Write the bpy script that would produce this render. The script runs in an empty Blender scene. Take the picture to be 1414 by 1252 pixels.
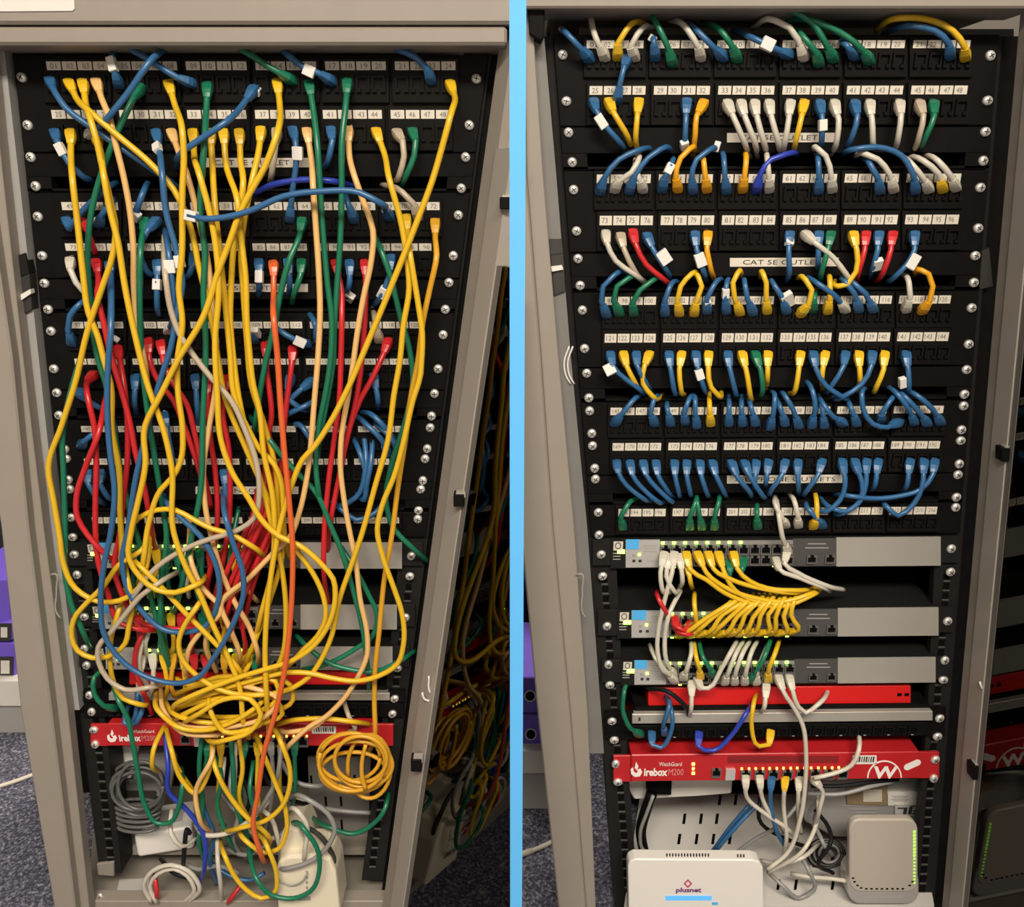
import bpy, bmesh, math, random
from mathutils import Vector, Matrix
random.seed(7)
SC = bpy.context.scene
COL = SC.collection
# ------------------------------------------------------------------ camera
F = 1150.0; TILT = math.radians(18); D = 1.01; H = 1.13
CT, ST = math.cos(TILT), math.sin(TILT)
cam = bpy.data.cameras.new('camera'); cam.sensor_fit = 'HORIZONTAL'; cam.sensor_width = 36
cam.lens = 36 * F / 1414; cam.clip_start = 0.01
camo = bpy.data.objects.new('camera', cam); COL.objects.link(camo)
camo.location = (0, -D, H); camo.rotation_euler = (math.pi / 2 - TILT, 0, 0)
SC.camera = camo
# ------------------------------------------------------------------ world, lamps, exposure
SC.view_settings.view_transform = 'Standard'; SC.view_settings.look = 'None'
SC.view_settings.gamma = 1; SC.view_settings.use_curve_mapping = False
SC.view_settings.exposure = 0.0
wd = bpy.data.worlds.new('world'); SC.world = wd; wd.use_nodes = True
wd.node_tree.nodes['Background'].inputs[0].default_value = (1.0, 0.90, 0.78, 1)
wd.node_tree.nodes['Background'].inputs[1].default_value = 0.20
def area(name, loc, sx, sy, e, col=(1, .90, .76), rot=(0, 0, 0)):
    l = bpy.data.lights.new(name, 'AREA'); l.shape = 'RECTANGLE'; l.size = sx; l.size_y = sy
    l.energy = e; l.color = col
    o = bpy.data.objects.new(name, l); COL.objects.link(o); o.location = loc; o.rotation_euler = rot
    return o
area('overhead_light', (0.15, -2.1, 2.62), 1.8, 0.6, 168)
area('overhead_light', (0.0, 1.2, 2.62), 1.8, 0.6, 60)  # added fill behind the cabinets to brighten carpet and background; no source seen

# ------------------------------------------------------------------ helpers
def W(px, py, d=0.0):
    """point on the vertical plane d metres in front of the rack fronts seen at photo position px, py"""
    xc = (px - 707) / F; yc = (py - 626) / F
    k = (D - d) / (CT - yc * ST)
    return Vector((xc * k, -d, H - (ST + yc * CT) * k))
def lerp(a, b, t): return a + (b - a) * t
def pl(pts, y):
    """x of a polyline [(x, y)...] at height y"""
    for (x0, y0), (x1, y1) in zip(pts, pts[1:]):
        if y <= y1 or (x1, y1) == pts[-1]:
            return lerp(x0, x1, (y - y0) / (y1 - y0))

MATS = {}
def mat(name, col, rough=.5, metal=0, noise=0, nscale=40, emit=None, estr=1, bump=0, coat=0):
    if name in MATS: return MATS[name]
    m = bpy.data.materials.new(name); m.use_nodes = True; nt = m.node_tree; b = nt.nodes['Principled BSDF']
    b.inputs['Base Color'].default_value = (*col, 1); b.inputs['Roughness'].default_value = rough
    b.inputs['Metallic'].default_value = metal
    if max(col) < .02: b.inputs['Specular IOR Level'].default_value = .07
    if coat: b.inputs['Coat Weight'].default_value = coat
    if noise or bump:
        tc = nt.nodes.new('ShaderNodeTexCoord'); n = nt.nodes.new('ShaderNodeTexNoise')
        n.inputs['Scale'].default_value = nscale; n.inputs['Detail'].default_value = 4
        nt.links.new(tc.outputs['Object'], n.inputs['Vector'])
        if noise:
            r = nt.nodes.new('ShaderNodeMixRGB'); r.blend_type = 'MIX'
            r.inputs[1].default_value = (*[c * (1 - noise) for c in col], 1)
            r.inputs[2].default_value = (*[min(1, c * (1 + noise)) for c in col], 1)
            nt.links.new(n.outputs['Fac'], r.inputs[0]); nt.links.new(r.outputs[0], b.inputs['Base Color'])
        if bump:
            bp = nt.nodes.new('ShaderNodeBump'); bp.inputs['Strength'].default_value = bump
            bp.inputs['Distance'].default_value = .002
            nt.links.new(n.outputs['Fac'], bp.inputs['Height']); nt.links.new(bp.outputs[0], b.inputs['Normal'])
    if emit:
        b.inputs['Emission Color'].default_value = (*emit, 1); b.inputs['Emission Strength'].default_value = estr
    MATS[name] = m; return m
BEIGE = mat('beige_powder_coat', (.275, .243, .208), .5, noise=.05, nscale=30)
FLANGE = mat('light_grey_steel', (.30, .295, .285), .45, noise=.06, nscale=20)
BLACK = mat('black_steel', (.006, .0058, .0055), .5, noise=.3, nscale=60)
MODB = mat('black_plastic_module', (.0075, .007, .0065), .42)
HOLE = mat('black_recess', (.003, .003, .003), .8)
DARK = mat('charcoal_steel', (.03, .029, .027), .45, noise=.15, nscale=50)
RAILS = mat('dark_rail_steel', (.016, .016, .015), .4, noise=.2, nscale=60)
STEEL = mat('zinc_steel', (.72, .70, .66), .35, metal=.55)
SILVER = mat('satin_silver', (.42, .40, .36), .42, metal=.35, noise=.06, nscale=15)
SWG = mat('switch_grey', (.38, .37, .36), .45)
SWD = mat('switch_dark_grey', (.06, .06, .058), .45)
CHIP = mat('label_paper', (.60, .555, .475), .6, noise=.05, nscale=200)
PAPER = mat('white_paper', (.68, .66, .62), .6)
INK2 = mat('faded_ink', (.13, .12, .105), .7)
INK = mat('black_ink', (.03, .028, .025), .7)
REDM = mat('red_enamel', (.44, .014, .018), .38, noise=.05, nscale=40)
WPRINT = mat('white_print', (.80, .76, .72), .6)
GPRINT = mat('grey_print', (.30, .29, .28), .6)
BLUEST = mat('blue_sticker', (.08, .40, .80), .4)
WPLAST = mat('white_plastic', (.72, .70, .66), .35)
MPLAST = mat('silver_white_plastic', (.41, .37, .32), .35)
SHELFM = mat('white_steel_shelf', (.58, .56, .53), .45, noise=.04, nscale=20)
SHELFD = mat('grey_beige_shelf', (.235, .213, .18), .5, noise=.08, nscale=20)
BLUEP = mat('blue_paint', (.085, .375, .74), .6)
PURP = mat('purple_card', (.17, .10, .62), .45)
LEDG = mat('green_led', (.3, .9, .05), .4, emit=(.42, 1, .06), estr=9)
LEDY = mat('yellow_led', (.9, .8, .1), .4, emit=(1, .75, .08), estr=5)
LEDB = mat('blue_led_bar', (.05, .2, .5), .4, emit=(.10, .40, 1), estr=.9)
CLEAR = mat('clear_plug_plastic', (.55, .54, .52), .15)
PURPI = mat('purple_ink', (.17, .04, .20), .5)
CARD = mat('brown_card', (.25, .18, .10), .7)
BAG = mat('grey_film_bag', (.42, .41, .40), .16, metal=.35, bump=1, nscale=14)
CC = {'Y': ('yellow', (.66, .41, .016)), 'O': ('ochre', (.62, .32, .02)), 'P': ('peach', (.70, .43, .16)), 'B': ('blue', (.026, .108, .25)),
      'N': ('royal blue', (.02, .045, .36)), 'G': ('green', (.008, .145, .075)), 'R': ('red', (.50, .018, .022)),
      'W': ('white', (.53, .495, .42)), 'T': ('tan', (.42, .35, .26)), 'C': ('orange', (.62, .11, .025)), 'K': ('black', (.012, .012, .014)),
      'S': ('grey', (.24, .24, .235)), 'E': ('orange yellow', (.70, .33, .01))}
for k_, (n_, c_) in CC.items():
    mat('cable_' + k_, c_, .34, noise=.06, nscale=25)
CARPET = bpy.data.materials.new('speckled_carpet'); CARPET.use_nodes = True
nt = CARPET.node_tree; b = nt.nodes['Principled BSDF']; b.inputs['Roughness'].default_value = .95
tc = nt.nodes.new('ShaderNodeTexCoord'); n = nt.nodes.new('ShaderNodeTexNoise'); n.inputs['Scale'].default_value = 170
n.inputs['Detail'].default_value = 6; n.inputs['Roughness'].default_value = .75
r = nt.nodes.new('ShaderNodeValToRGB'); r.color_ramp.elements[0].position = .40; r.color_ramp.elements[0].color = (.028, .028, .05, 1)
r.color_ramp.elements[1].position = .66; r.color_ramp.elements[1].color = (.42, .41, .46, 1)
e_ = r.color_ramp.elements.new(.52); e_.color = (.10, .10, .15, 1)
nt.links.new(tc.outputs['Object'], n.inputs['Vector']); nt.links.new(n.outputs['Fac'], r.inputs[0]); nt.links.new(r.outputs[0], b.inputs['Base Color'])
bp = nt.nodes.new('ShaderNodeBump'); bp.inputs['Strength'].default_value = .6; bp.inputs['Distance'].default_value = .003
nt.links.new(n.outputs['Fac'], bp.inputs['Height']); nt.links.new(bp.outputs[0], b.inputs['Normal'])
GLASS = bpy.data.materials.new('smoked_glass'); GLASS.use_nodes = True; nt = GLASS.node_tree; nt.nodes.clear()
o_ = nt.nodes.new('ShaderNodeOutputMaterial'); mx = nt.nodes.new('ShaderNodeMixShader'); fr = nt.nodes.new('ShaderNodeFresnel')
fr.inputs[0].default_value = 1.7; tr = nt.nodes.new('ShaderNodeBsdfTransparent'); tr.inputs[0].default_value = (.26, .25, .24, 1)
gl = nt.nodes.new('ShaderNodeBsdfGlossy'); gl.inputs['Roughness'].default_value = .015; gl.inputs[0].default_value = (.48, .465, .44, 1)
nt.links.new(fr.outputs[0], mx.inputs[0]); nt.links.new(tr.outputs[0], mx.inputs[1]); nt.links.new(gl.outputs[0], mx.inputs[2]); nt.links.new(mx.outputs[0], o_.inputs[0])

ORG = {}
def thing(name, label, cat, loc, group=None):
    o = bpy.data.objects.new(name, None); COL.objects.link(o); o.location = loc; o.empty_display_size = .02
    o['label'] = label; o['category'] = cat
    if group: o['group'] = group
    ORG[o] = Vector(loc); return o
def tag(o, label, cat, group=None):
    o['label'] = label; o['category'] = cat
    if group: o['group'] = group
    return o
def struct(o): o['kind'] = 'structure'; return o
def link(name, me, parent, org, m=None):
    o = bpy.data.objects.new(name, me); COL.objects.link(o)
    if m is not None and not me.materials: me.materials.append(m)
    ORG[o] = Vector(org)
    if parent is not None:
        o.parent = parent; o.location = Vector(org) - ORG[parent]
    else: o.location = org
    return o
def from_verts(name, verts, faces, m, parent=None, smooth=False, bevel=0, seg=1, mats=None, fm=None):
    c = sum(verts, Vector()) / len(verts)
    me = bpy.data.meshes.new(name); me.from_pydata([v - c for v in verts], [], faces)
    bm = bmesh.new(); bm.from_mesh(me)
    bmesh.ops.recalc_face_normals(bm, faces=bm.faces)
    if bevel: bmesh.ops.bevel(bm, geom=bm.edges[:], offset=bevel, segments=seg, affect='EDGES', profile=.5)
    bm.to_mesh(me); bm.free()
    for mm in (mats or [m]): me.materials.append(mm)
    if fm:
        for p, i in zip(me.polygons, fm): p.material_index = i
    if smooth:
        for p in me.polygons: p.use_smooth = True
    return link(name, me, parent, c)
def prism(name, pts, df, db, m, parent=None, bevel=0, seg=1):
    """solid with the outline pts (photo positions) at df metres in front of the rack plane, running straight back to db"""
    n = len(pts); fv = [W(x, y, df) for x, y in pts]; bv = [Vector((v.x, -db, v.z)) for v in fv]
    faces = [tuple(range(n)), tuple(range(2 * n - 1, n - 1, -1))] + [(i, (i + 1) % n, n + (i + 1) % n, n + i) for i in range(n)]
    return from_verts(name, fv + bv, faces, m, parent, bevel=bevel, seg=seg)
def rect(x0, y0, x1, y1): return [(x0, y0), (x1, y0), (x1, y1), (x0, y1)]
def box(name, x0, x1, y0, y1, z0, z1, m, parent=None, bevel=0, seg=2, rz=0, rx=0):
    c = Vector(((x0 + x1) / 2, (y0 + y1) / 2, (z0 + z1) / 2)); R = Matrix.Rotation(rz, 3, 'Z') @ Matrix.Rotation(rx, 3, 'X')
    vs = [c + R @ Vector((sx * (x1 - x0) / 2, sy * (y1 - y0) / 2, sz * (z1 - z0) / 2)) for sz in (-1, 1) for sx, sy in ((-1, -1), (1, -1), (1, 1), (-1, 1))]
    return from_verts(name, vs, [(0, 1, 2, 3), (4, 7, 6, 5), (0, 4, 5, 1), (1, 5, 6, 2), (2, 6, 7, 3), (3, 7, 4, 0)], m, parent, bevel=bevel, seg=seg)
# ---- shared unit meshes (x, z in -.5...5, front face at y = -1)
def unit(name, build, mats):
    bm = bmesh.new(); build(bm); bmesh.ops.recalc_face_normals(bm, faces=bm.faces); me = bpy.data.meshes.new(name); bm.to_mesh(me); bm.free()
    for m in mats: me.materials.append(m)
    return me
def ubox(bm, x0=-.5, x1=.5, y0=-1, y1=0, z0=-.5, z1=.5, mi=0):
    vs = [bm.verts.new((x, y, z)) for z in (z0, z1) for x, y in ((x0, y0), (x1, y0), (x1, y1), (x0, y1))]
    for f in ((0, 1, 2, 3), (4, 7, 6, 5), (0, 4, 5, 1), (1, 5, 6, 2), (2, 6, 7, 3), (3, 7, 4, 0)):
        bm.faces.new([vs[i] for i in f]).material_index = mi
UB = {}
def ub(m):
    if m.name not in UB: UB[m.name] = unit('block', lambda bm: ubox(bm), [m])
    return UB[m.name]
def bjack(bm):
    ubox(bm, -.5, -.36); ubox(bm, .36, .5); ubox(bm, -.36, .36, z0=.34, z1=.5); ubox(bm, -.36, -.16, z0=-.5, z1=-.30); ubox(bm, .16, .36, z0=-.5, z1=-.30)
    ubox(bm, -.36, .36, y0=-.15, y1=0, z0=-.5, z1=.34, mi=1)
JACK = unit('jack', bjack, [MODB, HOLE])
def bjack2(bm):
    ubox(bm, -.5, -.40); ubox(bm, .40, .5); ubox(bm, -.4, .4, z0=-.5, z1=-.38); ubox(bm, -.4, -.18, z0=.30, z1=.5); ubox(bm, .18, .4, z0=.30, z1=.5)
    ubox(bm, -.40, .40, y0=-.15, y1=0, z0=-.38, z1=.5, mi=1)
SJACK = unit('switch_port', bjack2, [mat('port_shell', (.16, .155, .15), .4, metal=.4), HOLE])
def bscrew(bm):
    n = 14; prof = [(.5, 0), (.5, -.35), (.42, -.75), (.22, -1.0), (0, -1.05)]
    rings = []
    for r, y in prof[:-1]:
        rings.append([bm.verts.new((r * math.cos(2 * math.pi * i / n), y, r * math.sin(2 * math.pi * i / n))) for i in range(n)])
    for a, b2 in zip(rings, rings[1:]):
        for i in range(n): bm.faces.new((a[i], a[(i + 1) % n], b2[(i + 1) % n], b2[i])).smooth = True
    t = bm.verts.new((0, -1.05, 0))
    for i in range(n): bm.faces.new((rings[-1][i], rings[-1][(i + 1) % n], t)).smooth = True
    ubox(bm, -.26, .26, -1.08, -.8, -.05, .05, 1); ubox(bm, -.05, .05, -1.08, -.8, -.26, .26, 1)
SCREW = unit('screw', bscrew, [STEEL, INK])
def piece(name, me, px, py, w, h, d, th, parent, rot=0):
    """copy of a shared mesh: centre px, py, photo size w x h, its back at d, thickness th"""
    p = W(px, py, d)
    sx = (W(px + w / 2, py, d) - W(px - w / 2, py, d)).length; sz = abs(W(px, py - h / 2, d).z - W(px, py + h / 2, d).z)
    o = link(name, me, parent, p); o.scale = (sx, th, sz)
    if rot: o.rotation_euler = (0, rot, 0)
    return o
TXT = {}
def text_mesh(s, m, bold=False):
    key = (s, m.name, bold)
    if key not in TXT:
        cu = bpy.data.curves.new('lettering', 'FONT'); cu.body = s; cu.size = 1; cu.align_x = 'CENTER'; cu.align_y = 'CENTER'; cu.resolution_u = 2
        if bold: cu.offset = .035
        to = bpy.data.objects.new('lettering', cu); COL.objects.link(to)
        me = bpy.data.meshes.new_from_object(to.evaluated_get(bpy.context.evaluated_depsgraph_get()))
        bpy.data.objects.remove(to)
        xs = [v.co.x for v in me.vertices]; ys = [v.co.y for v in me.vertices]
        cx, cy = (min(xs) + max(xs)) / 2, (min(ys) + max(ys)) / 2; w, h = max(xs) - min(xs), max(ys) - min(ys)
        for v in me.vertices: v.co = Vector(((v.co.x - cx) / w, 0, (v.co.y - cy) / h))
        me.materials.clear(); me.materials.append(m)
        TXT[key] = me
    return TXT[key]
def lettering(s, px, py, w, h, d, parent, m=INK, bold=False, name='lettering', rot=0):
    return piece(name, text_mesh(s, m, bold), px, py, w, h, d, 1, parent, rot)

# ---- cables
def spline(P, step=9.0):
    out = []; n = len(P)
    ts = []
    for i in range(n):
        a, b2, c = P[max(0, i - 1)], P[i], P[min(n - 1, i + 1)]
        l1, l2 = max(1e-6, math.dist(a, b2)), max(1e-6, math.dist(b2, c))
        if i in (0, n - 1): t = [(c[k] - a[k]) / max(l1, l2) for k in range(3)]
        else: t = [((b2[k] - a[k]) / l1 * l2 + (c[k] - b2[k]) / l2 * l1) / (l1 + l2) for k in range(3)]
        ts.append(t)
    for i in range(n - 1):
        a, c = P[i], P[i + 1]; L = math.dist(a, c); m = max(1, int(L / step))
        for j in range(m):
            u = j / m; h1 = 2*u**3 - 3*u**2 + 1; h2 = u**3 - 2*u**2 + u; h3 = -2*u**3 + 3*u**2; h4 = u**3 - u**2
            out.append(tuple(h1*a[k] + h2*L*ts[i][k] + h3*c[k] + h4*L*ts[i + 1][k] for k in range(3)))
    out.append(tuple(P[-1])); return out
def sweep(name, pts, radii, m, parent, sides=8, square=False, aspect=1.0):
    n = len(pts); vs = []; faces = []; prev = None
    for i, p in enumerate(pts):
        t = (pts[min(n - 1, i + 1)] - pts[max(0, i - 1)])
        t = t.normalized() if t.length > 1e-9 else Vector((0, 0, -1))
        if prev is None:
            up = Vector((1, 0, 0)) if abs(t.x) < .8 else Vector((0, 0, 1))
        else: up = prev
        a = (up - t * up.dot(t)); a = a.normalized() if a.length > 1e-6 else Vector((0, 1, 0)); prev = a; b2 = t.cross(a)
        for k in range(sides):
            an = 2 * math.pi * (k + .5) / sides; c, s = math.cos(an), math.sin(an)
            if square:
                q = (abs(c)**5 + abs(s)**5)**(-.2); c, s = c * q, s * q
            vs.append(p + (a * c + b2 * s * aspect) * radii[i])
    for i in range(n - 1):
        for k in range(sides):
            faces.append((i*sides + k, i*sides + (k + 1) % sides, (i + 1)*sides + (k + 1) % sides, (i + 1)*sides + k))
    faces.append(tuple(range(sides))); faces.append(tuple(range((n - 1)*sides, n*sides)))
    return from_verts(name, vs, faces, m, parent, smooth=not square)
ORD = ['', 'second ', 'third ', 'fourth ', 'fifth ', 'sixth ', 'seventh ', 'eighth ', 'ninth ', 'tenth ', 'eleventh ', 'twelfth ', 'thirteenth ', 'fourteenth ',
       'fifteenth ', 'sixteenth ', 'seventeenth ', 'eighteenth ', 'nineteenth ', 'twentieth ', 'twenty-first ', 'twenty-second ', 'twenty-third ', 'twenty-fourth ']
def cable(spec, label, group, dmid=24, dend=None, r=.0032, boot=True, cat='cable', name=None):
    toks = spec.split(); head = toks[0]; c = head[0]; P = []; tags = []; endboot = '*' in head; clear = 'c' in head
    if '!' in head: boot = False
    bc = head[head.index('b') + 1] if 'b' in head else c
    for t in toks[1:]:
        if t[0] == 't': tags.append([float(v) for v in t[1:].split(',')]); continue
        if t[0] == 'd': dmid = float(t[1:]); continue
        if t[0] == 'r': r = float(t[1:]) / 1000; continue
        v = [float(q) for q in t.split(',')]; P.append(v)
    n = len(P); full = []
    for i, v in enumerate(P):
        if len(v) == 3: d = v[2]
        elif i == 0: d = 7 if boot else (dend if dend is not None else dmid)
        elif i == n - 1: d = 7 if endboot else (dend if dend is not None else dmid)
        elif i == 1 and boot and n > 2 and math.dist(v[:2], P[0][:2]) < 45: d = min(dmid, 26)
        else: d = dmid
        full.append((v[0], v[1], d))
    def out(a, b2):
        dx, dy = b2[0] - a[0], b2[1] - a[1]; L = max(1, math.hypot(dx, dy)); s = min(9, L * .5)
        return (a[0] + dx / L * s, a[1] + dy / L * s, a[2] + 11)
    if boot: full.insert(1, out(full[0], full[1]))
    if endboot: full.insert(-1, out(full[-1], full[-2]))
    # photo positions with depth in millimetres -> world, smoothed there
    wp = [W(x, y, d / 1000) for x, y, d in full]
    sp = [Vector(v) for v in spline([tuple(w) for w in wp], .009)]
    base = wp[0]
    root = thing(name or ('patch_lead' if 'right' in label + group else 'network_cable'), label, cat, base, group)
    sweep('cord', sp, [r] * len(sp), MATS['cable_' + c], root)
    def bt(path, col, nm='boot'):
        acc = [0]
        for a, b2 in zip(path, path[1:]): acc.append(acc[-1] + (b2 - a).length)
        L = .021; k = [p for p, s in zip(path, acc) if s < L]
        if len(k) < 2: k = path[:2]
        # resample
        q = []; 
        for j in range(6):
            s = L * j / 5
            i = 0
            while i < len(acc) - 2 and acc[i + 1] < s: i += 1
            u = (s - acc[i]) / max(1e-9, acc[i + 1] - acc[i]); q.append(path[i].lerp(path[i + 1], min(1, u)))
        sweep(nm, q, [.0058, .0060, .0059, .0054, .0046, .0039], col, root, 12, True, .85)
    if boot: bt(sp, MATS['cable_' + bc])
    if endboot: bt(sp[::-1], MATS['cable_' + bc])
    if clear: bt(sp[::-1], CLEAR, 'clear_plug')
    for t in tags:
        tx, ty = t[0], t[1]; tw, th = (t[2], t[3]) if len(t) > 3 else (11, 15)
        best = min(range(len(sp)), key=lambda i: (sp[i] - W(tx, ty, -sp[i].y)).length)
        p = sp[best]; tn = (sp[min(len(sp) - 1, best + 1)] - sp[max(0, best - 1)]).normalized()
        k = (D + p.y) / F / (CT - (ty - 626) / F * ST)
        ctr = W(tx, ty, -p.y)
        hw, hl = tw * k / 2, th * k / 2
        if tw > th: hw, hl = hl, hw
        side = tn.cross(Vector((0, -1, 0))); side = side.normalized() if side.length > .1 else Vector((1, 0, 0)); nn = side.cross(tn).normalized()
        hwd = max(hw, r * 1.25); th2 = r * 1.08
        vs = [ctr + tn * a * hl + side * b2 * hwd + nn * e * th2 for e in (-1, 1) for a, b2 in ((-1, -1), (1, -1), (1, 1), (-1, 1))]
        from_verts('tag', vs, [(0, 1, 2, 3), (4, 7, 6, 5), (0, 4, 5, 1), (1, 5, 6, 2), (2, 6, 7, 3), (3, 7, 4, 0)], PAPER, root, bevel=.0006)
    return root
def cable_row(text, place, group, **kw):
    cnt = {}; rows = [l.strip() for l in text.strip().split('\n') if l.strip()]
    key = lambda l: float(l.split()[1].split(',')[0])
    for l in sorted(rows, key=key):
        c = l[0]; cnt[c] = cnt.get(c, 0) + 1; i = cnt[c]
        o = 'first ' if i == 1 else ORD[i - 1]
        if sum(1 for q in rows if q[0] == c) == 1: lab = f'only {CC[c][0]} patch cable {place}'
        else: lab = f'{o}{CC[c][0]} patch cable from left {place}'
        cable(l, lab, group, **kw)
def cable_list(text, where, group, **kw):
    for l in text.strip().split('\n'):
        l = l.strip()
        if not l: continue
        s, lab = l.split('|'); cable(s, lab.strip() + where, group, **kw)
# ================================================================== the room
fl = struct(box('floor', -3.2, 3.2, -3.5, 3.2, -.02, 0, CARPET))
WALLM = mat('painted_wall', (.55, .52, .47), .8, noise=.03, nscale=6)
struct(box('wall_back', -3.2, 3.2, 3.2, 3.26, 0, 2.7, WALLM))
struct(box('wall_left', -3.26, -3.2, -3.5, 3.2, 0, 2.7, WALLM))
struct(box('wall_right', 3.2, 3.26, -3.5, 3.2, 0, 2.7, WALLM))
struct(box('wall_front', -3.2, 3.2, -3.56, -3.5, 0, 2.7, WALLM))
struct(box('ceiling', -3.26, 3.26, -3.56, 3.26, 2.7, 2.76, mat('ceiling_white', (.7, .68, .64), .9, noise=.03, nscale=8)))
# slim blue upright between the two cabinets
pa, pb = W(704, 626, .40), W(723.5, 626, .40)
struct(box('trim_1', pa.x, pb.x, -.412, -.40, 0, 2.7, BLUEP))

# ================================================================== cabinets
def poly_strip(name, L, R, ys, df, db, m, parent, bevel=0):
    return prism(name, [(pl(L, y), y) for y in ys] + [(pl(R, y), y) for y in reversed(ys)], df, db, m, parent, bevel)
# lines of the left (tangled) cabinet
LO = [(-105, -10), (0, 720), (28, 980), (76, 1262)]
LS = [(-58, -10), (15, 480), (38, 720), (71, 980), (105, 1262)]
LR = [(-22, -10), (3, 240), (31, 490), (60, 730), (92, 970), (124, 1262)]
LB = [(-3, -10), (5, 62), (28, 260), (53, 490), (79, 730), (110, 980), (137, 1200), (143, 1262)]
LEL = lambda y: 21 + (y - 107) * .110      # outer edge of the rack ears
LER = lambda y: 670 - (y - 109) * .131
LH = [(699, -10), (667, 240), (634, 490), (599, 730), (563, 970), (527, 1262)]   # door hinge line
# lines of the right (tidy) cabinet
RO = [(716, -10), (717, 700), (724, 830), (742, 980), (772, 1262)]
RS = [(722, -10), (727, 240), (746, 480), (764, 740), (787, 980), (810, 1262)]
RR = [(733, -10), (750, 240), (771, 490), (793, 730), (811, 970), (823, 1262)]
RB = [(746, -10), (768, 240), (788, 490), (811, 730), (829, 970), (850, 1262)]
REL = lambda y: 766 + (y - 76) * .0758
RER = lambda y: 1378 - (y - 77) * .0785
RH = [(1412, -10), (1382, 260), (1360, 500), (1343, 740), (1323, 980), (1300, 1262)]
NY = [56, 240, 490, 730, 980, 1255]
def seam(y, x, right):     # the tidy cabinet's fronts rise slightly to the right
    return y - 4.2 * (y / 740) * (x - 800) / 530 if right else y
def rrect(x0, y0, x1, y1, right):
    return [(x0, seam(y0, x0, right)), (x1, seam(y0, x1, right)), (x1, seam(y1, x1, right)), (x0, seam(y1, x0, right))]

def door(cab, HL, ang, width, strip, ytop, ybot, limit=None):
    """opened glass door: frame profile along the hinge line, smoked pane beyond"""
    u = Vector((math.sin(ang), -math.cos(ang), 0)); nrm = Vector((-math.cos(ang), -math.sin(ang), 0))
    t0, b0 = W(pl(HL, ytop), ytop, .02), W(pl(HL, ybot), ybot, .02)
    def edge(w):
        return t0 + u * w, b0 + u * w
    def slab(name, wa, wb, n0, n1, m, parent, bevel=0):
        N = 10; rows = []
        for i in range(N + 1):
            h_ = t0.lerp(b0, i / N)
            wl = 9 if not limit else max(0, (limit - h_.x) / u.x)     # the door ends at the blue upright
            rows.append((h_ + u * min(wa, wl), h_ + u * min(wb, wl)))
        rows = [r_ for r_ in rows if (r_[1] - r_[0]).length > 1e-4]
        out = [r_[0] for r_ in rows] + [r_[1] for r_ in reversed(rows)]; n = len(out)
        vs = [p + nrm * q for q in (n0, n1) for p in out]
        return from_verts(name, vs, [tuple(range(n)), tuple(range(2*n - 1, n - 1, -1))] + [(i, (i + 1) % n, n + (i + 1) % n, n + i) for i in range(n)], m, parent)
    a, b_, c_ = strip
    d = slab('door', 0, a, -.012, 0, BEIGE, cab)
    d['label'] = 'beige steel frame of the opened glass door'
    slab('profile_ridge', a, b_, -.010, .003, mat('beige_light_profile', (.33, .30, .265), .42), d, .001)
    slab('profile_lip', b_, c_, -.008, .001, mat('grey_profile', (.13, .12, .108), .5), d)
    slab('glass_pane', c_, width, -.004, 0, GLASS, d)
    return d, u, t0, b0

def latch(d, px, py, w, h, depth):
    o = prism('latch_block', rect(px, py, px + w, py + h), depth + .012, depth - .004, BLACK, d, .001)
    prism('latch_tongue', rect(px + w * .25, py - 3, px + w * 1.1, py + 4), depth + .010, depth, SILVER, d)
def hook(d, px, py, depth):
    pts = [(px, py - 22), (px + 10, py), (px + 22, py + 1), (px + 22, py + 10), (px - 2, py + 10), (px - 6, py + 2)]
    w = [W(x, y, depth) for x, y in [(px + 4, py - 20), (px + 8, py + 4), (px + 18, py + 5), (px + 17, py + 12), (px - 2, py + 12), (px - 5, py + 3)]]
    sweep('wire_hook', [Vector(q) for q in spline([tuple(v) for v in w], .004)], [.0014] * len(spline([tuple(v) for v in w], .004)), PAPER, d, 6)

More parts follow.
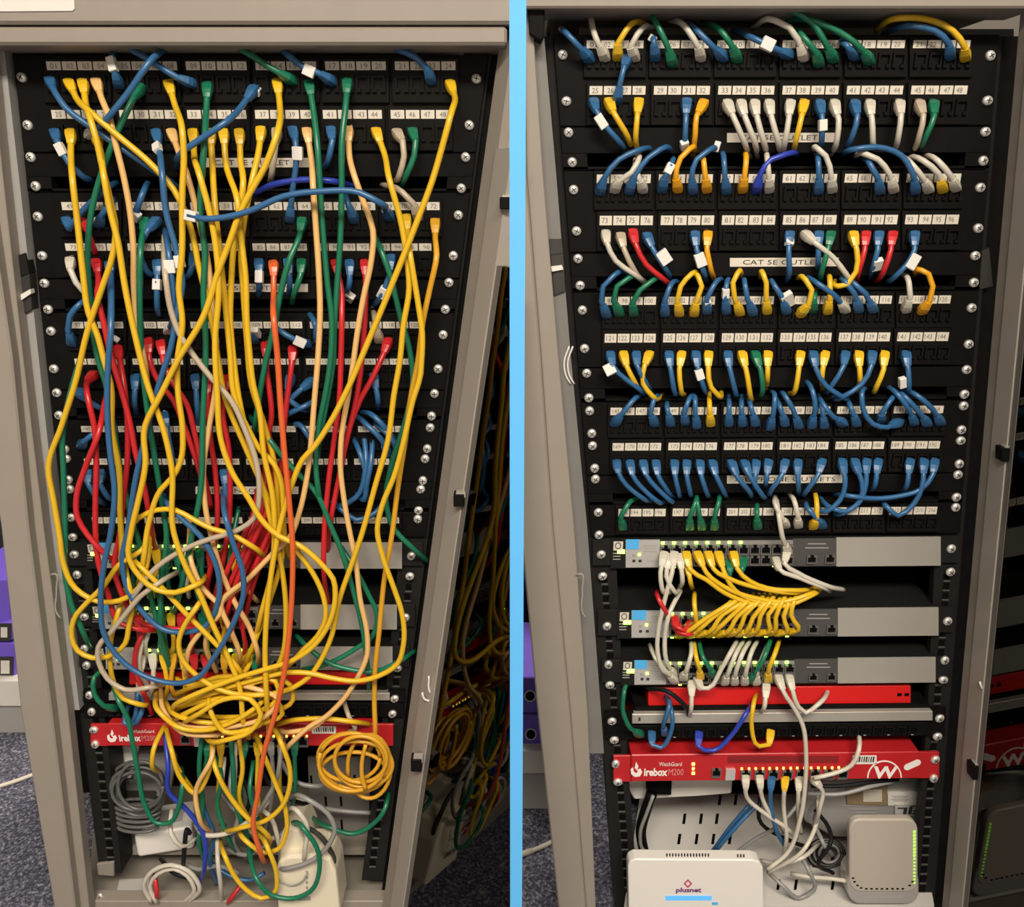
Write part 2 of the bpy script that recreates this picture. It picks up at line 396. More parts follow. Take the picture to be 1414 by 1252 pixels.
def cabinet(right):
    if not right:
        c = thing('server_cabinet', 'beige server cabinet full of tangled hanging cables, left of the blue strip', 'cabinet', W(330, 1250, 0) * Vector((1, 1, 0)) if False else Vector((W(330, 1250).x, 0, 0)))
        O, S, R, B, EL, ER, HL = LO, LS, LR, LB, LEL, LER, LH
    else:
        c = thing('server_cabinet', 'beige server cabinet with neatly dressed short cables, right of the blue strip', 'cabinet', Vector((W(1070, 1250).x, 0, 0)))
        O, S, R, B, EL, ER, HL = RO, RS, RR, RB, REL, RER, RH
    ys = [-10, 240, 490, 730, 980, 1262]
    poly_strip('post_face', O, S, ys, .045, .020, BEIGE, c, .002)
    poly_strip('post_return', S, R, ys, .030, .012, BEIGE, c, .001)
    fy = [62, 260, 490, 730, 980] if not right else [40, 240, 490, 730, 970, 1040]
    poly_strip('side_flange', R, B, fy, .012, -.02, mat('mid_grey_steel', (.17, .165, .155), .4, noise=.08, nscale=20) if right else FLANGE, c)
    yb = 1205 if not right else 1262
    RX = [(pl(B, y), y) for y in (50, 240, 490, 730, 980, yb)]
    RX2 = [(EL(y) + (32 if not right else 33) + (0 if y < 900 else -6), y) for y in (50, 240, 490, 730, 980, yb)]
    prism('mounting_rail', RX + RX2[::-1], -.004, -.045, RAILS if right else RAILS, c)
    yr = 1215 if not right else 1262
    A = [(ER(y) - (34 if y < 900 else 26), y) for y in (50, 240, 490, 730, 980, yr)]
    A2 = [(ER(y) + 4, y) for y in (50, 240, 490, 730, 980, yr)]
    prism('mounting_rail', A + A2[::-1], -.004, -.016, RAILS, c)
    A3 = [(ER(y) + 4, y) for y in (50, 240, 490, 730, 980, 1262)]
    A4 = [(pl(HL, y) + 14, y) for y in (50, 240, 490, 730, 980, 1262)]
    prism('inner_side_sheet', A3 + A4[::-1], -.012, -.30, BLACK, c)
    # square mounting holes below and between the equipment
    n = 0
    for e, off in ((EL, 10), (ER, -10)):
        y = 800 if right else 810
        while y < (1245 if right else 1195):
            h = 8.0
            piece('mounting_hole', ub(HOLE), e(y) + off + (4 if off > 0 else -4), seam(y, e(y), right), 8.5, h, -.0042, .0008, c)
            piece('rim_glint', ub(mat('rail_glint', (.16, .155, .14), .4, metal=.5)), e(y) + off + (4 if off > 0 else -4), seam(y + 6.2, e(y), right), 9, 1.6, -.0042, .0008, c)  # lighter strip paints the light caught on the hole's lower edge
            y += 13.1
    return c
def baffle(c, B):
    ys = [45, 240, 490, 730, 1000]
    prism('inner_side_sheet', [(pl(B, y) + 4, y) for y in ys] + [(pl(B, y) + 9, y) for y in reversed(ys)], -.046, -.33, BLACK, c)  # added dark baffle; hides the bright room beyond the open cabinet side
cabL = cabinet(False); cabR = cabinet(True)
baffle(cabL, LB); baffle(cabR, RB)
# left header: two steps with a groove, white sheet on it
prism('header', rect(-60, -14, 716, 33), .060, -.02, BEIGE, cabL, .003)
prism('header_groove', rect(-55, 33, 712, 37), .048, -.02, DARK, cabL)
prism('header_lip', rect(-50, 36, 700, 62), .056, -.02, BEIGE, cabL, .003)
prism('roof_plate', [(20, 58), (680, 58), (676, 70), (24, 70)], -.03, -.33, SHELFD, cabL)
prism('back_panel', rect(60, 40, 640, 1165), -.33, -.335, BLACK, cabL)
tag(prism('notice_sheet', [(-30, -12), (102, -12), (103, 12), (100, 15), (-30, 16)], .0612, .0604, PAPER), 'white sheet stuck on the top beam of the left cabinet', 'paper')
# right header
prism('header', rect(724, -14, 1440, 11), .050, -.02, BEIGE, cabR, .002)
prism('hinge_bracket', [(729, 11), (752, 11), (752, 48), (748, 56), (731, 47)], .040, .01, BLACK, cabR, .001)
prism('roof_plate', [(752, 8), (1405, 8), (1400, 14), (760, 14)], -.01, -.30, SHELFD, cabR)
prism('rear_cross_panel', rect(800, -20, 1290, 60), -.12, -.125, SHELFD, cabR)
prism('back_panel', [(740, 40), (1400, 40), (1400, 1130), (850, 1130), (850, 830), (740, 830)], -.33, -.335, BLACK, cabR)
dL, uL, tL, bL = door(cabL, LH, math.radians(30), .40, (.030, .066, .076), 40, 1262, limit=.003)
dR, uR, tR, bR = door(cabR, RH, math.radians(2), .36, (.022, .052, .062), 12, 1262)
for px, py in ((690, 272), (626, 683), (567, 1049)): latch(dL, px, py, 15, 17, .075)
for px, py in ((1384, 619), (1343, 1058)): latch(dR, px, py, 15, 19, .065)
hook(dL, 588, 953, .07); hook(dR, 1358, 938, .07)
# brackets beside the rails of the cabinets
for c_, pts in ((cabL, [(13, 357), (34, 349), (40, 378), (17, 386)]), (cabL, [(18, 388), (40, 378), (44, 428), (24, 438)]), (cabR, [(757, 330), (776, 330), (778, 350), (759, 352)]), (cabR, [(760, 352), (778, 350), (781, 402), (765, 408)])):
    prism('side_bracket', pts, .016, .0, RAILS if pts[0][1] % 2 else DARK, c_, .0006)
prism('bracket_bar', [(22, 410), (42, 399), (43, 405), (24, 418)], .020, .012, PAPER, cabL)
prism('bracket_bar', [(761, 368), (776, 366), (778, 372), (762, 375)], .020, .012, PAPER, cabR)
prism('side_bracket', [(1348, 350), (1366, 342), (1371, 395), (1349, 400)], -.002, -.02, DARK, cabR)
for c_, x in ((cabL, 76), (cabR, 802)):
    w = [W(a, b2, .034) for a, b2 in ((x - 6, 793), (x, 792), (x + 2, 815), (x + 5, 850), (x + 8, 853))]
    q = [Vector(v) for v in spline([tuple(v) for v in w], .004)]
    sweep('wire_clip', q, [.0012] * len(q), FLANGE, c_, 6)
w = [W(a, b2, -.002) for a, b2 in ((50, 478), (46, 500), (50, 520), (55, 532))]; q = [Vector(v) for v in spline([tuple(v) for v in w], .004)]
sweep('loose_wire', q, [.0012] * len(q), PAPER, cabL, 6)
for dx in (0, 5):
    w = [W(a + dx, b2, .014) for a, b2 in ((786, 478), (779, 500), (782, 520), (788, 530))]; q = [Vector(v) for v in spline([tuple(v) for v in w], .004)]
    sweep('loose_wire', q, [.0012] * len(q), PAPER, cabR, 6)
# floor plates of the cabinets
def hplate(name, xa, xb, ya, yb, z, th, m, parent, bevel=0, xa2=None, xb2=None):
    xa2 = xa if xa2 is None else xa2; xb2 = xb if xb2 is None else xb2
    vs = [Vector(v) for v in ((xa, ya, z), (xb, ya, z), (xb2, yb, z), (xa2, yb, z))]
    vs += [v - Vector((0, 0, th)) for v in vs]
    return from_verts(name, vs, [(0, 1, 2, 3), (7, 6, 5, 4), (0, 4, 5, 1), (1, 5, 6, 2), (2, 6, 7, 3), (3, 7, 4, 0)], m, parent, bevel=bevel)
def zrow(py, Y):      # height of the point seen at row py at depth Y
    return W(0, py, -Y).z
def on_z(px, py, z):  # point on the level z seen at px, py
    yc = (py - 626) / F; k = (H - z) / (ST + yc * CT)
    return Vector(((px - 707) / F * k, k * (CT - yc * ST) - D, z))
def level(name, pts, z, th, m, parent, bevel=0):
    """level plate with the outline pts seen at height z"""
    v = [on_z(x, y, z) for x, y in pts]; n = len(v); v += [p - Vector((0, 0, th)) for p in v]
    return from_verts(name, v, [tuple(range(n)), tuple(range(2*n - 1, n - 1, -1))] + [(i, (i + 1) % n, n + (i + 1) % n, n + i) for i in range(n)], m, parent, bevel=bevel)
ZB = .074
level('base_plate', [(122, 1246), (545, 1246), (540, 1150), (128, 1150)], ZB, .02, SHELFD, cabL)
prism('sill', [(100, 1244), (560, 1244), (562, 1275), (98, 1275)], .012, -.01, BEIGE, cabL, .001)
level('base_plate', [(852, 1290), (1310, 1290), (1300, 1180), (852, 1180)], .05, .02, SHELFD, cabR)
for right, c_ in ((False, cabL), (True, cabR)):   # rear posts
    for px in ((150, 520) if not right else (880, 1262)):
        prism('rear_post', rect(px - 7, 100, px + 7, 1165 if not right else 1125), -.30, -.325, DARK, c_)

# ================================================================== panels
def num(n): return f'{n:02d}'
LAB = ['top', 'second', 'third', 'fourth', 'fifth']
SCRL = [(31, 107), (39, 173), (43, 217), (50, 257), (53, 299), (59, 353), (62, 391), (67, 427), (71, 457), (75, 509), (79, 542), (82, 573), (90, 620), (92, 633), (95, 662), (97, 675), (99, 714), (101, 741), (103, 765), (107, 793), (117, 851), (117, 895), (120, 918), (124, 959), (127, 982), (130, 1007), (132, 1027),
        (658, 109), (648, 173), (643, 217), (637, 260), (633, 297), (626, 353), (620, 390), (615, 427), (612, 462), (605, 509), (600, 543), (596, 574), (594, 590), (590, 619), (587, 633), (584, 663), (581, 675), (578, 704), (577, 716), (568, 767), (566, 795), (560, 852), (549, 922), (545, 964), (542, 985)]
SCRR = [(777, 76), (782, 140), (785, 183), (790, 224), (792, 262), (796, 319), (798, 357), (801, 394), (804, 428), (807, 481), (810, 515), (813, 549), (814, 567), (817, 598), (818, 615), (821, 646), (822, 661), (826, 707), (827, 738), (830, 765), (832, 795), (838, 864), (840, 917), (842, 945), (845, 995), (848, 1021), (850, 1054), (853, 1079),
        (1367, 77), (1363, 139), (1360, 182), (1357, 222), (1353, 259), (1350, 315), (1346, 353), (1344, 390), (1341, 425), (1337, 475), (1334, 510), (1331, 544), (1330, 560), (1327, 593), (1326, 608), (1324, 640), (1322, 655), (1320, 686), (1319, 700), (1313, 757), (1312, 789), (1308, 857), (1304, 911), (1302, 938), (1297, 991), (1294, 1016), (1291, 1048), (1289, 1074)]
screws = {False: list(SCRL), True: list(SCRR)}
def take_screws(o, y0, y1, right, d=.003):
    for s in list(screws[right]):
        if y0 <= s[1] <= y1:
            screws[right].remove(s)
            sz = 14.5 - s[1] / 1100 * (3.8 if right else 4.3)
            piece('screw', SCREW, s[0], s[1], sz, sz, d, .0045, o, random.uniform(0, 1.5))
def ears(right, y): return (REL(y), RER(y)) if right else (LEL(y), LER(y))
def plate(name, y0, y1, right, df, db, m, parent, bevel=.0006, inset=0):
    a, b2 = ears(right, y0); c, d = ears(right, y1)
    return prism(name, [(a + inset, seam(y0, a, right)), (b2 - inset, seam(y0, b2, right)), (d - inset, seam(y1, d, right)), (c + inset, seam(y1, c, right))], df, db, m, parent, bevel)
def patch_panel(right, idx, rows, y0, y1, first, cab):
    """rows: (label top, label bottom, x0, x1, jack centre, body bottom)"""
    a, b2 = ears(right, y1); wn = 'tidy right cabinet' if right else 'tangled left cabinet'
    t = thing('patch_bay', f'{LAB[idx]} black patch panel from the top with white number labels, {wn}', 'patch panel', W((a + b2) / 2, y1, 0), f'patch panels of the {wn}')
    plate('face_plate', y0, y1, right, .003, -.012, BLACK, t)
    take_screws(t, y0 - 4, y1 + 2, right)
    k = first
    for (l0, l1, x0, x1, jy, yb) in rows:
        g = (x1 - x0) * .0185; pit = (x1 - x0 + g) / 6; gw = pit - g
        lw = gw / 4; jh = (yb - l1) * .52
        for gi in range(6):
            xa = x0 + gi * pit
            m0, m1 = l0 - (l1 - l0) * .45, yb
            prism('port_module', rrect(xa - g * .32, m0, xa + gw + g * .32, m1, right), .0075, .0, MODB, t, .0006)
            for j in range(4):
                cx = xa + (j + .5) * lw
                sy = lambda y: seam(y, cx, right)
                ch = piece('label_chip', ub(CHIP), cx, sy((l0 + l1) / 2), lw * .9, (l1 - l0), .0075, .0012, t)
                s = num(k)
                tm = text_mesh(s, INK2)
                p = W(cx + random.uniform(-1.5, 1.5), sy((l0 + l1) / 2), .0089); kk = abs(W(cx + 1, l0, .0089).x - W(cx, l0, .0089).x)
                no = link('number', tm, t, p); no.scale = (kk * lw * (.42 if len(s) < 3 else .56), 1, kk * (l1 - l0) * .56)
                no.parent = ch; sc_ = ch.scale
                no.location = Vector(((p.x - ORG[ch].x) / sc_[0], (p.y - ORG[ch].y) / sc_[1], (p.z - ORG[ch].z) / sc_[2])); no.scale = (no.scale[0] / sc_[0], 1, no.scale[2] / sc_[2])
                piece('jack', JACK, cx, sy(jy), lw * .86, jh, .0068, .0042, t)
                k += 1
    return t
# right: label row geometry
RROWS = [[(56, 67, 809, 1340, 84, 107), (119, 131, 813, 1336, 149, 173)], [(241, 253, 823, 1327, 268, 290), (298, 311, 827, 1324, 327, 347)],
         [(410, 421, 834, 1313, 436, 455), (461, 473, 834, 1310, 488, 506)], [(563, 573, 842, 1303, 588, 605), (612, 622, 845, 1298, 637, 655)], [(703, 713, 853, 1294, 723, 738)]]
RY = [(48, 174), (236, 348), (404, 507), (556, 656), (698, 740)]
LROWS = [[(85, 97, 64, 630, 116, 142), (152, 164, 71, 622, 184, 208)], [(279, 290, 85, 608, 307, 327), (336, 346, 90, 597, 362, 382)],
         [(444, 453, 98, 583, 466, 484), (495, 503, 103, 573, 517, 536)], [(588, 596, 112, 562, 607, 622), (633, 641, 116, 555, 650, 664)], [(714, 722, 127, 552, 728, 738)]]
LY = [(76, 210), (266, 384), (432, 538), (580, 665), (707, 741)]
firsts = [1, 49, 97, 145, 193]
for i in range(5):
    patch_panel(True, i, RROWS[i], *RY[i], firsts[i], cabR); patch_panel(False, i, LROWS[i], *LY[i], firsts[i], cabL)
# blanking plates with slot for the cables
def blank(right, idx, y0, y1, lab=None, text=''):
    wn = 'tidy right cabinet' if right else 'tangled left cabinet'
    a, b2 = ears(right, y1)
    t = thing('cable_organizer', f'{["uppermost", "second", "third", "lowest"][idx]} black cable organizer plate between patch panels, {wn}', 'cable organizer', W((a + b2) / 2, y1, 0), f'cable organizers of the {wn}')
    ys_ = y0 + (y1 - y0) * .62
    pltp = plate('plate', y0, ys_, right, .004, -.010, BLACK, t)
    plate('lower_lip', y1 - 4, y1, right, .004, -.010, BLACK, t, .0003)
    for s in (0, 1):
        e0, e1 = ears(right, ys_); e2, e3 = ears(right, y1)
        pts = [(e0, ys_), (e0 + 34, ys_), (e2 + 34, y1), (e2, y1)] if s == 0 else [(e1 - 34, ys_), (e1, ys_), (e3, y1), (e3 - 34, y1)]
        prism('ear', [(x, seam(y, x, right)) for x, y in pts], .004, -.010, BLACK, t)
    take_screws(t, y0 - 2, y1 + 3, right, .004)
    if lab:
        x0, x1, l0, l1 = lab
        st = prism('label_strip', rrect(x0, l0, x1, l1, right), .0052, .004, CHIP, t)
        cx = (x0 + x1) / 2 - (3 if right else 8); ww = (x1 - x0) * (.72 if len(text) < 14 else .86)
        lo = lettering(text, cx, seam((l0 + l1) / 2, cx, right), ww, (l1 - l0) * .55, .0056, st)
    return t
blank(True, 0, 176, 234, (1004, 1153, 184, 197), 'CAT 5E OUTLET'); blank(True, 1, 350, 402, (1008, 1158, 357, 369), 'CAT 5E OUTLET')
blank(True, 2, 509, 554); blank(True, 3, 658, 697, (1004, 1168, 658, 669), 'TELEPHONE OUTLETS')
blank(False, 0, 212, 264, (284, 428, 218, 231), 'CAT 5E OUTLET'); blank(False, 1, 386, 430, (277, 425, 392, 403), 'CAT 5E OUTLET')
blank(False, 2, 540, 578); blank(False, 3, 666, 705, (270, 412, 672, 682), 'TELEPHONE OUTLETS')

# ================================================================== switches
def switch(right, idx, X, y0, y1, ytop, leds):
    """X: x of ear, dark end, grey face, ports, dark panel, silver panel, end"""
    wn = 'tidy right cabinet' if right else 'tangled left cabinet'
    t = thing('network_switch', f'{["upper", "middle", "lower"][idx]} grey network switch with silver right end, {wn}', 'network switch', W((X[0] + X[6]) / 2, y1, 0), f'network switches of the {wn}')
    R_ = lambda a, b2, c, d: rrect(a, b2, c, d, right)
    f0 = [W(x, y, .004) for x, y in R_(X[1], y0, X[6], y1)]
    prism('chassis', R_(X[1], y0, X[6], y1), .004, -.20, mat('chassis_black', (.014, .014, .0135), .5), t)
    e = ears(right, (y0 + y1) / 2)
    prism('ear', R_(e[0], y0, X[1] + 2, y1 - 4), .003, -.002, RAILS, t, .0004)
    prism('ear', R_(X[6] - 1, y0, e[1], y1 - 4), .003, -.002, RAILS, t, .0004)
    prism('grey_face', R_(X[2], y0 + 1, X[3], y1 - 1), .0052, .004, SWG, t)
    prism('port_frame', R_(X[3], y0 + 3, X[4], y1 - 2), .0050, .004, mat('port_frame_grey', (.22, .21, .2), .45), t)
    prism('dark_panel', R_(X[4], y0 + 1, X[5], y1 - 1), .0050, .004, SWD, t)
    prism('silver_panel', R_(X[5], y0, X[6] - 1, y1), .0056, .004, SILVER, t)
    h = y1 - y0; yc = (y0 + y1) / 2
    s = lambda x, y: seam(y, x, right)
    # maker badge, blue sticker, status lamps
    bx = (X[1] + X[2]) / 2
    bd = piece('badge', ub(CHIP), bx, s(bx, y0 + h * .22), (X[2] - X[1]) * .62, h * .30, .004, .0012, t)
    ring = lettering('O', bx, s(bx, y0 + h * .22), (X[2] - X[1]) * .42, h * .24, .0056, t, INK, name='badge_emblem')
    for i in range(3): piece('badge_stripe', ub(GPRINT), bx - 2, s(bx, y0 + h * (.48 + .1 * i)), (X[2] - X[1]) * .5, 1.2, .004, .0005, t)
    piece('power_lamp', ub(LEDG), bx + 4, s(bx, y0 + h * .42), 10, 5, .004, .0012, t)
    sx = X[2] + (X[3] - X[2]) * .20
    piece('blue_sticker', ub(BLUEST), sx, s(sx, y0 + h * .17), (X[3] - X[2]) * .38, h * .34, .0052, .0006, t)
    for i in range(3): piece('print_line', ub(GPRINT), X[2] + (X[3] - X[2]) * .72, s(X[2], y0 + h * (.22 + .10 * i)), (X[3] - X[2]) * (.40 - .08 * (i % 2)), 1.1, .0052, .0003, t)
    for i, (ax, ay, mm) in enumerate(((.24, .55, GPRINT), (.40, .52, LEDG), (.24, .74, INK), (.42, .74, INK))):
        piece('status_lamp', ub(mm), X[2] + (X[3] - X[2]) * ax, s(X[2], y0 + h * ay), 4 if mm is not LEDG else 3, 3.2, .0052, .0008, t)
    piece('print_line', ub(GPRINT), X[2] + (X[3] - X[2]) * .78, s(X[2], y0 + h * .76), (X[3] - X[2]) * .30, 1.2, .0052, .0003, t)
    pw = (X[4] - X[3]) / 12
    for r_ in range(2):
        for i in range(12):
            cx = X[3] + (i + .5) * pw; cy = y0 + h * (.38 if r_ == 0 else .74)
            piece('port', SJACK, cx, s(cx, cy), pw * .92, h * .33, .0048, .0042, t)
    for i in leds:
        cx = X[3] + (i % 12 + .28) * pw; cy = y0 + h * (.13 if i < 12 else .95)
        piece('link_lamp', ub(LEDG), cx, s(cx, cy), 4.2, 3.0, .005, .0012, t)
    for i in range(2):
        cx = lerp(X[4], X[5], .42 + .42 * i); piece('module_slot', SJACK, cx, s(cx, y0 + h * .73), h * .34, h * .28, .0048, .003, t)
    for i in range(2): piece('print_line', ub(GPRINT), lerp(X[4], X[5], .55), s(X[4], y0 + h * (.20 + .14 * i)), (X[5] - X[4]) * (.42 + .12 * i), 1.3, .005, .0003, t)
    take_screws(t, y0 - 12, y1 + 18, right)
    return t
switch(True, 0, (830, 843, 864, 911, 1095, 1155, 1300), 745, 785, 742, [0, 1, 2, 3, 4, 5, 6, 7, 13, 14, 22])
switch(True, 1, (838, 852, 872, 924, 1097, 1157, 1297), 843, 882, 830, [0, 1, 2, 3, 4, 12, 14, 16, 19, 21, 23])
switch(True, 2, (842, 857, 876, 920, 1097, 1157, 1293), 912, 947, 905, [0, 1, 3, 4, 6, 7, 8, 10, 11, 13])
switch(False, 0, (105, 119, 134, 178, 356, 415, 556), 749, 785, 746, [0, 1, 2, 3, 4, 5, 6, 8, 9, 10, 16])
switch(False, 1, (112, 126, 141, 184, 356, 415, 549), 835, 869, 832, [0, 1, 2, 3, 5, 14, 16, 18])
switch(False, 2, (117, 131, 146, 188, 356, 415, 543), 893, 925, 890, [0, 1, 2, 4, 8, 9, 10, 11])

# ================================================================== lower equipment
def lower(right):
    wn = 'tidy right cabinet' if right else 'tangled left cabinet'
    if right:
        red = (895, 951, 1258, 976); bar = (873, 987, 1288, 1000); kp = (862, 1003, 1280, 1021); fb = (847, 1043, 1297, 1080); top = 1026
    else:
        red = (178, 927, 520, 948); bar = (150, 957, 538, 967); kp = (140, 971, 538, 990); fb = (125, 999, 543, 1030); top = 992
    R_ = lambda a, b2, c, d: rrect(a, b2, c, d, right)
    s = lambda x, y: seam(y, x, right)
    # red box lying on the tray
    t = thing('red_appliance', f'red metal box lying behind the silver tray bar, {wn}', 'network box', W((red[0] + red[2]) / 2, red[3], -.04))
    prism('body', R_(*red), -.006, -.13, mat('red_box_enamel', (.60, .012, .012), .4), t, .001)
    for i in range(2): piece('front_slot', ub(HOLE), red[2] - 6 - 10 * i, s(red[2], (red[1] + red[3]) / 2), 6, 4, -.006, .0006, t)
    # tray
    t = thing('rack_tray', f'black rack tray with a silver front bar, {wn}', 'rack tray', W((bar[0] + bar[2]) / 2, bar[3], 0))
    prism('tray_floor', R_(bar[0] + 4, bar[1] - 10, bar[2] - 4, bar[1]), -.002, -.20, BLACK, t)
    prism('front_bar', R_(*bar), .006, -.004, SILVER, t, .0006)
    piece('bar_mark', ub(INK), bar[0] + 10, s(bar[0], (bar[1] + bar[3]) / 2), 3, 5, .006, .0004, t)
    e = ears(right, bar[1])
    prism('ear', R_(e[0], bar[1] - 4, bar[0] + 2, bar[3] + 2), .003, -.002, BLACK, t); prism('ear', R_(bar[2] - 2, bar[1] - 4, e[1], bar[3] + 2), .003, -.002, BLACK, t)
    take_screws(t, bar[1] - 30, bar[3] + 2, right)
    # small patch strip
    t = thing('patch_bay', f'narrow black patch strip above the red firewall, {wn}', 'patch panel', W((kp[0] + kp[2]) / 2, kp[3], 0))
    prism('face_plate', R_(*kp), .003, -.03, BLACK, t, .0004)
    e = ears(right, kp[1])
    prism('ear', R_(e[0], kp[1], kp[0], kp[3]), .003, -.002, BLACK, t); prism('ear', R_(kp[2], kp[1], e[1], kp[3]), .003, -.002, BLACK, t)
    n = 24; pw = (kp[2] - kp[0] - 24) / n
    for i in range(n):
        cx = kp[0] + 12 + (i + .5) * pw; cy = (kp[1] + kp[3]) / 2
        piece('jack', JACK, cx, s(cx, cy), pw * .82, (kp[3] - kp[1]) * .66, .003, .003, t)
        if i % 2: piece('print_mark', ub(GPRINT), cx, s(cx, kp[3] - 2), 4, 1.2, .003, .0003, t)
    take_screws(t, kp[1] - 4, kp[3] + 3, right)
    # red firewall
    t = thing('firewall_appliance', f'bright red rack firewall with white lettering and lit ports, {wn}', 'firewall', W((fb[0] + fb[2]) / 2, fb[3], 0))
    h = fb[3] - fb[1]; x0, x1 = fb[0], fb[2]; wdt = x1 - x0
    inner = (x0 + wdt * .055, x1 - wdt * .06)
    f = [W(x, y, .010) for x, y in R_(inner[0], fb[1], inner[1], fb[3])]
    prism('body', R_(inner[0], fb[1], inner[1], fb[3]), .010, -.24, REDM, t, .0012)
    prism('ear', R_(x0, fb[1] + 1, inner[0] + 1, fb[3]), .005, .001, REDM, t, .0005); prism('ear', R_(inner[1] - 1, fb[1] + 1, x1, fb[3]), .005, .001, REDM, t, .0005)
    gx = x0 + wdt * .070
    # flame mark
    fp = [(0, -.55), (.18, -.2), (.05, .05), (.35, -.05), (.5, .2), (.3, .5), (-.1, .55), (-.4, .35), (-.45, 0), (-.25, -.15), (-.2, .15), (0, .3), (.15, .15), (-.12, -.1)]
    prism('flame_emblem', [(gx + a * h * .46, s(gx, fb[1] + h * .54 + b2 * h * .52)) for a, b2 in fp], .0106, .010, WPRINT, t)
    fw = wdt * .105
    lettering('irebox', x0 + wdt * .130, s(gx, fb[1] + h * .64), wdt * .072, h * .30, .0108, t, WPRINT, True)
    lettering('M200', x0 + wdt * .192, s(gx, fb[1] + h * .64), wdt * .046, h * .24, .0108, t, mat('pale_red_print', (.62, .25, .24), .6))
    lettering('WatchGuard', x0 + wdt * .175, s(gx, fb[1] + h * .34), wdt * .070, h * .15, .0108, t, WPRINT)
    lx = x0 + wdt * .245
    for i in range(3): piece('status_lamp', ub(LEDY), lx, s(lx, fb[1] + h * (.36 + .17 * i)), 4 - (i % 2), 3.2, .010, .001, t)
    cx = x0 + wdt * .315; piece('port', SJACK, cx, s(cx, fb[1] + h * .68), 13, 12, .0096, .003, t)
    piece('usb_port', ub(STEEL), cx + 19, s(cx, fb[1] + h * .72), 13, 14, .010, .004, t)
    piece('vent_grille', ub(mat('dark_red_mesh', (.20, .008, .01), .6)), x0 + wdt * .52, s(x0 + wdt * .5, fb[1] + h * .22), wdt * .34, h * .26, .010, .0004, t)
    for i in range(8):
        cx = x0 + wdt * (.405 + .0425 * i); cy = fb[1] + h * .78
        piece('port', SJACK, cx, s(cx, cy), 14, 13, .0096, .003, t)
        for q in (-5, 5): piece('link_lamp', ub(LEDY), cx + q, s(cx, fb[1] + h * .55), 2.4, 2.4, .010, .001, t)
    bxx = x0 + wdt * .77
    st = prism('barcode_sticker', R_(bxx - 16, fb[1] + h * .12, bxx + 17, fb[1] + h * .44), .0106, .010, PAPER, t)
    for i in range(9): piece('barcode_bar', ub(INK), bxx - 13 + i * 3.2, s(bxx, fb[1] + h * .26), 1.2 + (i * 7 % 3) * .5, h * .2, .0106, .0003, st)
    wx, wy = x0 + wdt * .832, fb[1] + h * .80
    wx = min(wx, inner[1] - 60) if not right else wx
    import_pts = []
    for rad in (24, 22.2):
        import_pts.append([(wx + rad * math.cos(math.pi * i / 20) , wy + 6 - rad * math.sin(math.pi * i / 20)) for i in range(21)])
    if right:
        ring = [(x, min(y, fb[3] - .6)) for x, y in import_pts[0]] + [(x, min(y, fb[3] - .6)) for x, y in reversed(import_pts[1])]
        prism('emblem_ring', [(x, s(x, y)) for x, y in ring], .0106, .010, WPRINT, t)
        lettering('W', wx + 1, s(wx, fb[1] + h * .76), 34, h * .46, .0108, t, WPRINT, True)
        a = math.radians(-24)
        pp = [(1260 + math.cos(a) * u - math.sin(a) * v, 1056 + math.sin(a) * u + math.cos(a) * v) for u, v in [(-9, -4), (9, -4), (12, -2), (12.5, 0), (12, 2), (9, 4), (-9, 4), (-12, 2), (-12.5, 0), (-12, -2)]]
        prism('emblem_bar', pp, .0106, .010, WPRINT, t)
    take_screws(t, fb[1] - 8, fb[3] + 4, right, .005)
lower(False); lower(True)
for right, c_ in ((False, cabL), (True, cabR)): take_screws(c_, 0, 1300, right, -.003)
# ================================================================== things beside and below the racks
# --- low bookcases with box files behind the cabinets
def bookcase(px0, px1, yfoot, ytop, yboard, right):
    g = on_z(px0, yfoot, 0); Y = g.y; wn = 'right' if right else 'left'
    d = -Y
    t = thing('bookcase', f'white low shelf unit glimpsed at the {wn} cabinet\'s lower left', 'shelf', on_z((px0 + px1) / 2, yfoot, 0))
    prism('plinth', rect(px0, yboard + (35 if not right else 31), px1, yfoot), d, d - .02, mat('grey_plinth', (.36, .35, .34), .6), t)
    prism('shelf_board', rect(px0, yboard, px1, yboard + (35 if not right else 31)), d + .012, d - .25, PAPER, t, .001)
    prism('back_board', rect(px0, ytop, px1, yboard), d - .24, d - .25, mat('dark_shelf_back', (.02, .018, .03), .7), t)
    return d
dl = bookcase(-70, 40, 1011, 700, 940, False); dr = bookcase(722, 800, 1116, 700, 1037, True)
def boxfile(x0, x1, y0, y1, d, label, hole, lab):
    t = thing('box_file', label, 'box file', W((x0 + x1) / 2, y1, d), 'purple box files')
    prism('body', rect(x0, y0, x1, y1), d, d - .2, PURP, t, .002)
    if hole:
        hx, hy, r_ = hole
        prism('finger_hole_ring', [(hx + r_ * math.cos(a * math.pi / 10), hy + r_ * math.sin(a * math.pi / 10)) for a in range(20)], d + .002, d, STEEL, t)
        prism('finger_hole', [(hx + r_ * .8 * math.cos(a * math.pi / 10), hy + r_ * .8 * math.sin(a * math.pi / 10)) for a in range(20)], d + .0026, d, HOLE, t)
    if lab:
        prism('label_holder', rect(lab[0] - 4, lab[1] - 5, lab[2] + 5, lab[3] + 5), d + .002, d, INK, t)
        prism('spine_label', rect(*lab), d + .0026, d, PAPER, t); 
boxfile(-60, 14, 800, 858, dl - .02, 'upper purple box file, left cabinet side, no label in view', None, None)
boxfile(-60, 17, 859, 884, dl - .01, 'purple box file with white spine label, upper of two by left cabinet', None, (1, 866, 10, 880))
boxfile(-60, 22, 888, 937, dl - .01, 'purple box file with white spine label, lower of two by left cabinet', None, (1, 912, 13, 930))
